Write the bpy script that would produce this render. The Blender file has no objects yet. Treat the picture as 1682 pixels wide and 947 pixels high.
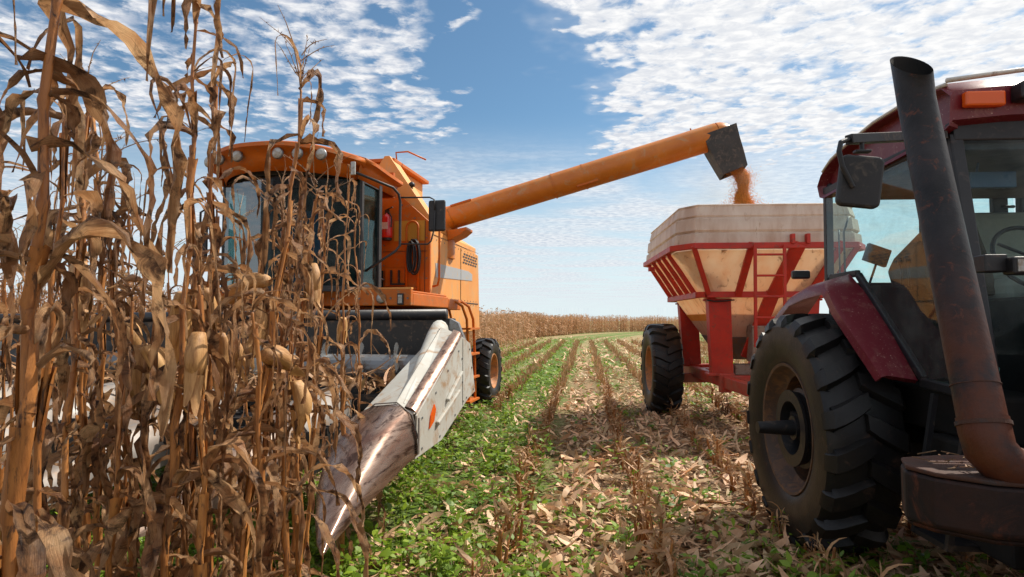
import bpy, math, random
import numpy as np
from math import sin, cos, pi, radians
from mathutils import Vector, Matrix
SC = bpy.context.scene
COL = SC.collection
# ------------------------------------------------------------------ camera, sky, sun, exposure
cam = bpy.data.objects.new('camera', bpy.data.cameras.new('camera'))
COL.objects.link(cam); SC.camera = cam
cam.location = (0, 0, 1.68); cam.rotation_euler = (radians(93.0), 0, 0)
cam.data.sensor_width = 36; cam.data.lens = 36 * 1000 / 1682; cam.data.clip_start = .05; cam.data.clip_end = 3000
SUN_AZ, SUN_EL = 60, 50            # azimuth from +Y toward +X
sd = Vector((sin(radians(SUN_AZ)) * cos(radians(SUN_EL)), cos(radians(SUN_AZ)) * cos(radians(SUN_EL)), sin(radians(SUN_EL))))
sun = bpy.data.objects.new('sun', bpy.data.lights.new('sun', 'SUN')); COL.objects.link(sun)
sun.data.energy = 5.0; sun.data.angle = radians(.55); sun.data.color = (1, .93, .82)
sun.rotation_euler = sd.to_track_quat('Z', 'Y').to_euler()
SC.view_settings.view_transform = 'Standard'; SC.view_settings.look = 'None'
SC.view_settings.exposure = 0.22; SC.view_settings.gamma = 1
SC.cycles.use_denoising = True
SC.cycles.max_bounces = 6; SC.cycles.diffuse_bounces = 2; SC.cycles.glossy_bounces = 3
SC.cycles.transmission_bounces = 4; SC.cycles.transparent_max_bounces = 10
SC.cycles.caustics_reflective = False; SC.cycles.caustics_refractive = False
SC.cycles.sample_clamp_indirect = 4

def nset(n, **k):
    for a, b in k.items():
        setattr(n, a, b)
    return n

class NT:
    """small node-tree writer"""
    def __init__(s, tree):
        s.t = tree; s.t.nodes.clear()
    def n(s, kind, **k):
        x = s.t.nodes.new(kind); ins = k.pop('i', {})
        for a, b in k.items(): setattr(x, a, b)
        for a, b in ins.items(): s.set(x, a, b)
        return x
    def set(s, x, a, b):
        if hasattr(b, 'is_linked') or isinstance(b, bpy.types.NodeSocket): s.t.links.new(b, x.inputs[a])
        else: x.inputs[a].default_value = b
    def math(s, op, a, b=0., c=0., clamp=False):
        x = s.n('ShaderNodeMath', operation=op, use_clamp=clamp); s.set(x, 0, a); s.set(x, 1, b)
        if op in ('MULTIPLY_ADD', 'SMOOTH_MIN', 'SMOOTH_MAX', 'COMPARE'): s.set(x, 2, c)
        return x.outputs[0]
    def ramp01(s, v, a, b):
        x = s.n('ShaderNodeMapRange', interpolation_type='SMOOTHSTEP'); s.set(x, 0, v); s.set(x, 1, a); s.set(x, 2, b)
        return x.outputs[0]
    def mix(s, f, a, b, blend='MIX'):
        x = s.n('ShaderNodeMix', data_type='RGBA', blend_type=blend)
        s.set(x, 0, f); s.set(x, 6, a); s.set(x, 7, b); return x.outputs[2]
    def noise(s, vec, scale, detail=4, rough=.55, dist=0.):
        x = s.n('ShaderNodeTexNoise'); s.set(x, 'Vector', vec); s.set(x, 'Scale', scale); s.set(x, 'Detail', detail)
        s.set(x, 'Roughness', rough); s.set(x, 'Distortion', dist); return x.outputs[0]
    def vmul(s, v, m):
        x = s.n('ShaderNodeVectorMath', operation='MULTIPLY'); s.set(x, 0, v); s.set(x, 1, m); return x.outputs[0]
    def comb(s, a, b, c=0.):
        x = s.n('ShaderNodeCombineXYZ'); s.set(x, 0, a); s.set(x, 1, b); s.set(x, 2, c); return x.outputs[0]

def c4(c): return (c[0], c[1], c[2], 1)

world = bpy.data.worlds.new('World'); SC.world = world; world.use_nodes = True
w = NT(world.node_tree)
sky = w.n('ShaderNodeTexSky', sky_type='NISHITA', sun_disc=False, sun_elevation=radians(SUN_EL), sun_rotation=radians(SUN_AZ), air_density=1.0, dust_density=.6, ozone_density=1.6)
tc = w.n('ShaderNodeTexCoord').outputs['Generated']
sx = w.n('ShaderNodeSeparateXYZ', i={0: tc})
zc = w.math('MAXIMUM', sx.outputs[2], .02)
px_ = w.math('DIVIDE', sx.outputs[0], zc); py_ = w.math('DIVIDE', sx.outputs[1], zc)
P = w.comb(px_, py_)
wob = w.noise(P, 1.6, 4, .6); wob2 = w.noise(w.vmul(P, (1, 1, 1)), 4.5, 3, .6)
pxw = w.math('ADD', px_, w.math('MULTIPLY_ADD', wob, 1.1, -.55)); pxw = w.math('ADD', pxw, w.math('MULTIPLY_ADD', wob2, .3, -.15))
pyw = w.math('ADD', py_, w.math('MULTIPLY_ADD', wob, -.9, .45))
# bank of altocumulus on the left, a clear lane, a bright bank on the right
left = w.math('MULTIPLY', w.ramp01(pxw, -.12, -.38), w.ramp01(pyw, 4.0, 3.0))
edge = w.math('MULTIPLY_ADD', w.math('ADD', pyw, -1.9), .30, .02)
right = w.math('MULTIPLY', w.ramp01(w.math('SUBTRACT', pxw, edge), 0., .22), w.ramp01(pyw, 4.6, 3.1))
bank = w.math('MAXIMUM', w.math('MULTIPLY', left, .72), w.math('MULTIPLY', right, .92))
fine = w.noise(P, 9.5, 8, .66, .25); med = w.noise(P, 3.6, 4, .6, .3)
vor = w.n('ShaderNodeTexVoronoi', feature='SMOOTH_F1', i={'Scale': 11., 'Smoothness': .6})
w.set(vor, 'Vector', w.comb(w.math('MULTIPLY_ADD', fine, .16, px_), w.math('MULTIPLY_ADD', med, .2, py_)))
body = w.math('ADD', w.math('MULTIPLY', fine, .75), w.math('MULTIPLY', med, .58))
body = w.math('SUBTRACT', body, w.math('MULTIPLY', vor.outputs['Distance'], .36))
th = w.math('MULTIPLY_ADD', bank, -.62, .885)
dens = w.ramp01(w.math('SUBTRACT', body, th), -.09, .19)
dens = w.math('MULTIPLY', dens, w.ramp01(bank, .02, .3))
wisp = w.noise(w.comb(w.math('MULTIPLY', px_, .34), w.math('MULTIPLY', py_, .62)), 1.7, 6, .55, .6)
wm = w.math('MULTIPLY', w.ramp01(py_, 3.0, 4.6), w.ramp01(wisp, .32, .64))
veil = w.math('MULTIPLY', w.math('MULTIPLY', right, .36), w.ramp01(med, .3, .62))
lowv = w.math('MULTIPLY', w.math('MULTIPLY', w.ramp01(w.math('SUBTRACT', pxw, edge), -.1, 1.2), w.math('MULTIPLY', w.ramp01(pyw, 9., 4.), w.ramp01(pyw, 2.6, 3.8))), .55)
veil = w.math('MAXIMUM', veil, lowv)
cover = w.math('MAXIMUM', dens, w.math('MAXIMUM', w.math('MULTIPLY', wm, .8), veil))
shade = w.ramp01(w.noise(w.vmul(P, (1, 1.3, 1)), 13., 5, .6, .4), .35, .66)
sdn = w.n('ShaderNodeVectorMath', operation='DOT_PRODUCT', i={0: tc, 1: tuple(sd)}).outputs['Value']
glow = w.ramp01(sdn, .35, .95)
ccol = w.mix(shade, (.58, .63, .73, 1), (.96, .96, .97, 1))
ccol = w.mix(w.math('MULTIPLY', glow, .5), ccol, (1.10, 1.09, 1.06, 1))
bg1 = w.n('ShaderNodeBackground', i={1: .096})
skc = w.mix(1., sky.outputs[0], (.76, .98, 1.02, 1), 'MULTIPLY')
hz = w.math('MULTIPLY', w.ramp01(sx.outputs[2], .34, .0), .85)
skc = w.mix(hz, skc, (7.3, 8.3, 8.8, 1))
w.set(bg1, 0, skc)
bg2 = w.n('ShaderNodeBackground', i={0: ccol, 1: .86})
ms = w.n('ShaderNodeMixShader', i={0: w.math('MULTIPLY', cover, w.ramp01(sx.outputs[2], .0, .05)), 1: bg1.outputs[0], 2: bg2.outputs[0]})
w.n('ShaderNodeOutputWorld', i={0: ms.outputs[0]})

# ------------------------------------------------------------------ materials
MATS = {}

def mat(name, base, rough=.6, metal=0., second=None, amt=.5, scale=3., dirt=None, dirt_amt=.0, dirt_scale=14., bump=.15, bscale=40., stretch=(1, 1, 1), trans=0., coat=0., spec=.5, uvlines=False, rnd=0., speck=None, emit=None, island=0., low=None):
    if name in MATS: return MATS[name]
    m = bpy.data.materials.new(name); m.use_nodes = True; MATS[name] = m
    t = NT(m.node_tree)
    tcn = t.n('ShaderNodeTexCoord')
    vec = t.vmul(tcn.outputs['Object'], stretch)
    col = c4(base)
    if second is not None:
        a = t.ramp01(t.noise(vec, scale, 6, .62, .4), .5 - amt * .5 + .02, .5 + (1 - amt) * .5 - .05)
        col = t.mix(a, c4(second), c4(base))
    if uvlines:
        uv = t.vmul(tcn.outputs['UV'], (26., 1.6, 1))
        ln = t.ramp01(t.noise(uv, 2.2, 4, .7), .3, .7)
        col = t.mix(t.math('MULTIPLY', ln, .8), col, t.mix(1., col, (.45, .35, .27, 1), 'MULTIPLY'))
    if dirt is not None:
        d = t.ramp01(t.noise(vec, dirt_scale, 7, .7, .8), .62 - .3 * dirt_amt, .80 - .3 * dirt_amt)
        col = t.mix(d, col, c4(dirt))
    if speck is not None:
        d = t.ramp01(t.noise(vec, dirt_scale * 5, 3, .6), .66, .70); col = t.mix(d, col, c4(speck))
    if low is not None:                       # dust thrown up onto the lower part: (colour, z0, z1)
        zz = t.n('ShaderNodeSeparateXYZ', i={0: tcn.outputs['Object']}).outputs[2]
        f = t.math('MULTIPLY', t.ramp01(zz, low[2], low[1]), t.ramp01(t.noise(vec, 5, 6, .7), .3, .6)); col = t.mix(f, col, c4(low[0]))
    if rnd:
        oi = t.n('ShaderNodeObjectInfo').outputs['Random']
        f = t.math('MULTIPLY_ADD', oi, rnd * 2, 1 - rnd); col = t.mix(1., col, t.comb(f, t.math('POWER', f, 1.25), t.math('POWER', f, 1.4)), 'MULTIPLY')
    if island:
        gi = t.n('ShaderNodeNewGeometry').outputs['Random Per Island']
        f = t.math('MULTIPLY_ADD', gi, island * 2, 1 - island); col = t.mix(1., col, t.comb(f, t.math('POWER', f, .8), f), 'MULTIPLY')
    b = t.n('ShaderNodeBsdfPrincipled'); t.set(b, 'Base Color', col); t.set(b, 'Metallic', metal); t.set(b, 'Specular IOR Level', spec)
    rn = t.noise(vec, 7, 5, .7)
    t.set(b, 'Roughness', t.math('MULTIPLY_ADD', rn, .3, rough - .15, clamp=True))
    if coat: t.set(b, 'Coat Weight', coat)
    if bump:
        bv = tcn.outputs['UV'] if uvlines else vec
        bh = t.noise(t.vmul(bv, (30, 2, 1)) if uvlines else vec, 3. if uvlines else bscale, 4, .65)
        bn = t.n('ShaderNodeBump', i={'Strength': bump, 'Distance': .01, 'Height': bh}); t.set(b, 'Normal', bn.outputs[0])
    if emit: t.set(b, 'Emission Color', c4(emit[0])); t.set(b, 'Emission Strength', emit[1])
    out = b.outputs[0]
    if trans:
        tr = t.n('ShaderNodeBsdfTranslucent'); t.set(tr, 0, col)
        out = t.n('ShaderNodeMixShader', i={0: trans, 1: b.outputs[0], 2: tr.outputs[0]}).outputs[0]
    t.n('ShaderNodeOutputMaterial', i={0: out})
    return m

def glass_mat(name, tint, refl=.1, film=0.):
    m = bpy.data.materials.new(name); m.use_nodes = True
    t = NT(m.node_tree)
    tr = t.n('ShaderNodeBsdfTransparent', i={0: c4(tint)}); gl = t.n('ShaderNodeBsdfGlossy', i={0: (1, 1, 1, 1), 'Roughness': .03})
    fr = t.n('ShaderNodeFresnel', i={0: 1.45})
    base = t.n('ShaderNodeMixShader', i={0: t.math('MULTIPLY', fr.outputs[0], refl, clamp=True), 1: tr.outputs[0], 2: gl.outputs[0]})
    tc_ = t.n('ShaderNodeTexCoord').outputs['Object']
    du = t.ramp01(t.noise(tc_, 3.5, 6, .7), .35, .8)
    df = t.n('ShaderNodeBsdfDiffuse', i={0: (.35, .36, .33, 1)})
    o = t.n('ShaderNodeMixShader', i={0: t.math('MULTIPLY', du, film), 1: base.outputs[0], 2: df.outputs[0]})
    t.n('ShaderNodeOutputMaterial', i={0: o.outputs[0]}); MATS[name] = m
    return m

DUST = (.42, .27, .15)
ORANGE = mat('orange_paint', (.58, .138, .004), .5, dirt=(.34, .16, .06), dirt_amt=.36, second=(.48, .105, .003), amt=.4, bump=.04, bscale=8, speck=(.2, .1, .04), spec=.4)
ORANGE_F = mat('orange_paint_dusty_sunlit', (.76, .34, .085), .6, second=(.68, .27, .06), amt=.5, scale=1.2, dirt=(.58, .36, .18), dirt_amt=.4, dirt_scale=5, bump=.04, bscale=6, stretch=(1, 1, .5))  # paler than the front: real dust, plus sunlight put into the colour
ORANGE_T = mat('orange_tube_paint', (.62, .195, .014), .42, second=(.50, .14, .010), amt=.4, scale=2.5, dirt=(.45, .24, .1), dirt_amt=.35, dirt_scale=5, bump=.05, bscale=9)
RED = mat('red_frame_paint', (.56, .026, .008), .48, dirt=(.25, .05, .025), dirt_amt=.3, second=(.40, .018, .010), amt=.5, bump=.08, speck=(.25, .12, .07), low=((.30, .13, .08), .4, 1.1))
PLUM = mat('plum_paint', (.15, .009, .018), .42, dirt=(.22, .07, .06), dirt_amt=.35, bump=.05, coat=.1, speck=(.45, .3, .25))
BLACKM = mat('black_metal', (.012, .012, .014), .45, dirt=(.08, .055, .04), dirt_amt=.3, bump=.1)
DARK = mat('dark_plastic', (.022, .022, .024), .55, dirt=(.09, .075, .06), dirt_amt=.3, bump=.1)
INSIDE = mat('dark_interior', (.012, .012, .012), .9, second=(.022, .018, .016), bump=.1, spec=.2)
RUBBER = mat('tyre_rubber', (.007, .007, .008), .46, second=(.015, .013, .012), amt=.45, scale=4, dirt=(.07, .04, .028), dirt_amt=.15, dirt_scale=8, bump=.18, bscale=60, spec=.4)
RIM = mat('dusty_rim', (.20, .095, .04), .6, dirt=(.08, .045, .03), dirt_amt=.8, second=(.12, .055, .028), bump=.1)
RIM_O = mat('orange_rim', (.50, .20, .06), .6, dirt=(.30, .15, .07), dirt_amt=.6, bump=.1)
RUST = mat('rusty_metal', (.085, .028, .014), .8, second=(.045, .018, .010), dirt=(.035, .03, .03), dirt_amt=.35, bump=.4, bscale=30)
GALV = mat('bare_sheet_metal', (.27, .255, .24), .55, metal=.3, second=(.19, .15, .12), amt=.5, scale=3, dirt=(.30, .20, .13), dirt_amt=.45, dirt_scale=6, bump=.08, bscale=6)
WORN = mat('worn_nose_metal', (.38, .27, .21), .27, metal=.8, second=(.16, .065, .04), amt=.62, scale=3, dirt=(.07, .035, .025), dirt_amt=.5, dirt_scale=8, bump=.12, bscale=9, stretch=(2.6, .35, 2.6))
GREYP = mat('grey_white_panel', (.50, .50, .46), .55, second=(.42, .40, .35), amt=.4, scale=3, dirt=(.34, .22, .13), dirt_amt=.42, dirt_scale=6, bump=.05)
FIBRE = mat('fibreglass_white', (.80, .70, .61), .5, second=(.62, .46, .35), amt=.5, scale=2.5, stretch=(1.5, 1.5, .45), dirt=(.48, .32, .2), dirt_amt=.2, dirt_scale=7, bump=.05, bscale=12, trans=.30)
FIBRE_L = mat('fibreglass_cream', (.88, .73, .56), .5, second=(.84, .60, .40), amt=.5, scale=2.4, stretch=(1.5, 1.5, .5), dirt=(.34, .19, .09), dirt_amt=.25, dirt_scale=6, bump=.05, bscale=12, trans=.45)
ROOF_LIT = mat('sunlit_roof_edge', (.62, .58, .52), .5, dirt=(.3, .2, .15), dirt_amt=.3)  # pale colour stands for sunlight on the roof's top edge
STEEL = mat('grey_steel', (.22, .23, .24), .45, metal=.6, dirt=(.15, .1, .07), dirt_amt=.4)
LENS = mat('lamp_lens', (.42, .43, .41), .2, spec=.7, dirt=(.3, .24, .18), dirt_amt=.5)
AMBER = mat('amber_lens', (.95, .16, .01), .2, spec=.7, trans=.3, bump=0)
EXTRED = mat('extinguisher_red', (.55, .01, .012), .3, coat=.4, dirt=(.3, .1, .08), dirt_amt=.3)
PAPER = mat('pale_decal', (.55, .5, .48), .6)
DECALY = mat('yellow_decal', (.55, .28, .03), .55)
SILVER = mat('silver_stripe', (.36, .38, .40), .5, dirt=(.5, .35, .2), dirt_amt=.4)
TEALC = mat('teal_cloth', (.12, .42, .38), .85, second=(.16, .50, .46), bump=.3, bscale=14)
SEATC = mat('seat_cloth', (.38, .36, .31), .9, second=(.26, .25, .22), bump=.4, bscale=16)
SEATB = mat('brown_seat_cover', (.10, .065, .04), .9, second=(.05, .035, .025), bump=.5, bscale=22)
BLUE = mat('blue_fabric', (.04, .14, .30), .8)
GLASS_T = glass_mat('teal_window_glass', (.88, .96, .955), .07, .10)
GLASS_D = glass_mat('smoked_window_glass', (.50, .66, .66), .20, .08)
LEAF = mat('dry_corn_leaf', (.88, .55, .29), .5, second=(.48, .20, .072), amt=.5, scale=12, dirt=(.07, .030, .014), dirt_amt=.48, dirt_scale=20, uvlines=True, bump=.9, trans=.30, rnd=.36, spec=.5)  # dry-leaf mottling, with shadow browns and sunlit pale bits painted in
STEM = mat('dry_corn_stem', (.46, .19, .05), .45, second=(.22, .075, .02), amt=.55, scale=7, stretch=(5, 5, 1), dirt=(.05, .022, .012), dirt_amt=.42, dirt_scale=14, bump=.2, rnd=.2, spec=.45)
HUSK = mat('dry_husk', (.66, .38, .15), .5, second=(.34, .15, .045), amt=.55, scale=9, stretch=(12, 12, 1.), uvlines=False, bump=.3, bscale=50, trans=.12, rnd=.25)
TASS = mat('dry_tassel', (.36, .22, .11), .7, second=(.2, .1, .05), bump=0, rnd=.2)
FIELD = mat('dry_field_corn', (.58, .36, .20), .7, second=(.42, .22, .10), amt=.5, scale=.6, bump=0, trans=.25, island=.35)
LITTER = mat('dry_husk_litter', (.78, .54, .33), .6, second=(.44, .24, .11), amt=.45, scale=2.5, bump=0, trans=.15, island=.38)
LITTERB = mat('stubble_debris', (.30, .16, .075), .7, second=(.20, .10, .045), amt=.5, scale=3, bump=0, trans=.1, island=.35)
WEED = mat('green_weed_leaf', (.24, .34, .025), .5, second=(.085, .19, .014), amt=.5, scale=1.6, bump=0, trans=.35, island=.45, spec=.35)
GRAIN = mat('corn_grain', (.95, .44, .065), .5, second=(.88, .34, .045), island=.25, trans=.3, bump=0)

# ------------------------------------------------------------------ mesh helpers
class MB:
    def __init__(s): s.v = []; s.f = []; s.uv = None
    def add(s, vs, fs):
        o = len(s.v); s.v += [tuple(p) for p in vs]; s.f += [tuple(i + o for i in f) for f in fs]; return s
    def box(s, x0, x1, y0, y1, z0, z1, m=None):
        vs = [Vector((x, y, z)) for z in (z0, z1) for x, y in ((x0, y0), (x1, y0), (x1, y1), (x0, y1))]
        if m is not None: vs = [m @ p for p in vs]
        return s.add(vs, [(3, 2, 1, 0), (4, 5, 6, 7), (0, 1, 5, 4), (1, 2, 6, 5), (2, 3, 7, 6), (3, 0, 4, 7)])
    def bar(s, a, b, wd, ht, up=(0, 0, 1)):
        a = Vector(a); b = Vector(b); d = (b - a); L = d.length; d.normalize()
        sd_ = d.cross(Vector(up)); sd_ = sd_.normalized() if sd_.length > 1e-4 else Vector((1, 0, 0)); u = sd_.cross(d)
        vs = []
        for p in (a, b):
            for i, j in ((-1, -1), (1, -1), (1, 1), (-1, 1)): vs.append(p + sd_ * (i * wd / 2) + u * (j * ht / 2))
        return s.add(vs, [(3, 2, 1, 0), (4, 5, 6, 7), (0, 1, 5, 4), (1, 2, 6, 5), (2, 3, 7, 6), (3, 0, 4, 7)])
    def tube(s, pts, r, n=10, cap=True):
        pts = [Vector(p) for p in pts]; k = len(pts); rs = r if isinstance(r, (list, tuple)) else [r] * k
        vs = []; prev = None
        for i, p in enumerate(pts):
            t = (pts[min(i + 1, k - 1)] - pts[max(i - 1, 0)]).normalized()
            if prev is None:
                a = Vector((0, 0, 1)) if abs(t.z) < .9 else Vector((1, 0, 0)); prev = t.cross(a).normalized()
            prev = (prev - t * prev.dot(t)).normalized(); q = t.cross(prev)
            for j in range(n):
                an = 2 * pi * j / n; vs.append(p + (prev * cos(an) + q * sin(an)) * rs[i])
        fs = [(i * n + j, i * n + (j + 1) % n, (i + 1) * n + (j + 1) % n, (i + 1) * n + j) for i in range(k - 1) for j in range(n)]
        if cap: fs += [tuple(range(n - 1, -1, -1)), tuple((k - 1) * n + j for j in range(n))]
        return s.add(vs, fs)
    def prism(s, poly, axis, a, b):
        """poly in the two other axes (in x,y,z order), extruded along axis from a to b"""
        n = len(poly)
        def mk(p, t): q = list(p); q.insert(axis, t); return tuple(q)
        return s.add([mk(p, a) for p in poly] + [mk(p, b) for p in poly],
                     [tuple(range(n - 1, -1, -1)), tuple(range(n, 2 * n))] + [(i, (i + 1) % n, n + (i + 1) % n, n + i) for i in range(n)])
    def loft(s, secs, cap=True, closed=True):
        n = len(secs[0]); vs = [p for q in secs for p in q]; k = len(secs)
        m = n if closed else n - 1
        fs = [(i * n + j, i * n + (j + 1) % n, (i + 1) * n + (j + 1) % n, (i + 1) * n + j) for i in range(k - 1) for j in range(m)]
        if cap and closed: fs += [tuple(range(n - 1, -1, -1)), tuple((k - 1) * n + j for j in range(n))]
        return s.add(vs, fs)
    def lathe(s, prof, c=(0, 0, 0), axis=0, n=40, close=False):
        """prof: list of (along, radius)"""
        vs = []; k = len(prof)
        for a_, r_ in prof:
            for j in range(n):
                an = 2 * pi * j / n; p = [r_ * cos(an), r_ * sin(an)]; p.insert(axis, a_)
                vs.append((p[0] + c[0], p[1] + c[1], p[2] + c[2]))
        kk = k if close else k - 1
        fs = [(i * n + j, i * n + (j + 1) % n, ((i + 1) % k) * n + (j + 1) % n, ((i + 1) % k) * n + j) for i in range(kk) for j in range(n)]
        return s.add(vs, fs)
    def disc(s, x, r, c=(0, 0, 0), n=24, th=.02):
        return s.lathe([(x, .0005), (x, r), (x + th, r), (x + th, .0005)], c, 0, n)
    def mesh(s, name, m, smooth=False, uv=None):
        me = bpy.data.meshes.new(name); me.from_pydata(s.v, [], s.f); me.materials.append(m)
        if smooth: me.polygons.foreach_set('use_smooth', [True] * len(me.polygons))
        if uv is not None:
            l = me.uv_layers.new(name='UVMap'); idx = np.empty(len(me.loops), dtype=np.int32); me.loops.foreach_get('vertex_index', idx)
            l.data.foreach_set('uv', np.array(uv, dtype=np.float32)[idx].ravel())
        me.update(); return me
    def build(s, name, m, parent=None, smooth=False, bevel=0., auto=None):
        me = s.mesh(name, m, smooth or auto is not None)
        if auto is not None:
            try: me.set_sharp_from_angle(angle=radians(auto))
            except Exception: pass
        o = bpy.data.objects.new(name, me); COL.objects.link(o)
        if parent is not None: o.parent = parent
        if bevel:
            b = o.modifiers.new('bevel', 'BEVEL'); b.width = bevel; b.segments = 2; b.limit_method = 'ANGLE'; b.angle_limit = radians(35)
        return o

def thing(name, label, cat, loc=(0, 0, 0), rz=0., group=None):
    o = bpy.data.objects.new(name, None); COL.objects.link(o); o.location = loc; o.rotation_euler = (0, 0, rz)
    o.empty_display_size = .1; o['label'] = label; o['category'] = cat
    if group: o['group'] = group
    return o
def tag(o, label, cat, group=None):
    o['label'] = label; o['category'] = cat
    if group: o['group'] = group
    return o
def kind(o, k, label=None):
    o['kind'] = k
    if label: o['label'] = label
    return o

def arc(c, r, a0, a1, n, plane='xz'):
    out = []
    for i in range(n):
        a = radians(a0 + (a1 - a0) * i / (n - 1)); p = (cos(a) * r, sin(a) * r)
        out.append((c[0] + p[0], c[1], c[2] + p[1]) if plane == 'xz' else ((c[0], c[1] + p[0], c[2] + p[1]) if plane == 'yz' else (c[0] + p[0], c[1] + p[1], c[2])))
    return out

def make_tyre(parent, c, R, W, rr, nl, lug, rim_mat=RIM, side=-1, hubr=None, hub='plain', rot=0., tread_dir=1, slant=.62):
    """a lugged farm tyre with rim, axis along local x. side=-1: dished face toward -x"""
    b = MB(); h = R - rr; Rc = R - lug
    prof = [(-.36 * W, rr - .01), (-.42 * W, rr + .02), (-.47 * W, rr + .22 * h), (-.5 * W, rr + .5 * h), (-.485 * W, rr + .76 * h), (-.44 * W, Rc - .02),
            (-.36 * W, Rc - .005), (-.2 * W, Rc + .004), (0, Rc + .008), (.2 * W, Rc + .004), (.36 * W, Rc - .005), (.44 * W, Rc - .02), (.485 * W, rr + .76 * h), (.5 * W, rr + .5 * h),
            (.47 * W, rr + .22 * h), (.42 * W, rr + .02), (.36 * W, rr - .01)]
    b.lathe(prof, c, 0, 72)
    step = 2 * pi / nl
    for s in (-1, 1):
        for k in range(nl):
            a0 = rot + step * (k + (.5 if s > 0 else 0))
            path = [(-.03, R), (.10, R + .004), (.22, R + .003), (.33, R - .002), (.43, R - .012), (.475, R - .055), (.492, R - .10), (.488, rr + .74 * h)]
            path = [(x * W * s, r) for x, r in path]
            angs = [0, .22, .42, .58, .70, .74, .77, .79]
            secs = []
            for i, ((x, r), a) in enumerate(zip(path, angs)):
                a = a0 + tread_dir * a * step * slant * (1 + .0 * i)
                tw = .20 * step * (1 if 0 < i else .8); bw = tw * 1.5
                base_r = Rc - .012 if i < 5 else r - .0; 
                if i >= 5:
                    # over the shoulder: base lies inward along x
                    xin = x - s * (.045 if i < 7 else .02) * W / .45
                    q = [(xin, r - .01, a - bw), (x + s * .012 * (1 if i < 7 else 0), r, a - tw), (x + s * .012 * (1 if i < 7 else 0), r, a + tw), (xin, r - .01, a + bw)]
                else:
                    q = [(x, base_r, a - bw), (x, r, a - tw), (x, r, a + tw), (x, base_r, a + bw)]
                secs.append([(c[0] + xx, c[1] + rr_ * cos(aa), c[2] + rr_ * sin(aa)) for xx, rr_, aa in q])
            b.loft(secs)
    o = b.build('tyre', RUBBER, parent, auto=38)
    # rim
    g = MB(); x0 = side * .40 * W
    g.lathe([(x0, rr + .012), (x0 + side * .015, rr + .008), (x0 + side * .01, rr - .012), (x0 - side * .04, rr - .03), (x0 - side * .10, rr - .05), (x0 - side * .12, rr - .075), (x0 - side * .30 * W / .45, rr - .08), (x0 - side * .36 * W / .45, .16), (x0 - side * .36 * W / .45, .001)], c, 0, 56)
    rim = g.build('rim', rim_mat, parent, auto=35)
    return o, rim

# ------------------------------------------------------------------ ground
def pnoise(x, y, seed=0):
    r = np.random.RandomState(seed); out = 0
    for k in range(10):
        f = .4 * 1.55 ** k; a = r.uniform(0, 2 * pi); ph = r.uniform(0, 6.28)
        out = out + np.sin((x * cos(a) + y * sin(a)) * f + ph + 1.7 * np.sin((x * sin(a) - y * cos(a)) * f * .63 + ph * 2)) / 1.32 ** k
    return out * .25

def ground_z(x, y):
    x = np.asarray(x, dtype=float); y = np.asarray(y, dtype=float)
    fade = np.clip(1 - (np.hypot(x, y) - 20) / 20, 0, 1)
    lat = x - .12 * y
    return (.018 * pnoise(x * 2, y * 2, 3) + .012 * np.cos((lat - .45) / 1.04 * 2 * pi)) * fade

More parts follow.
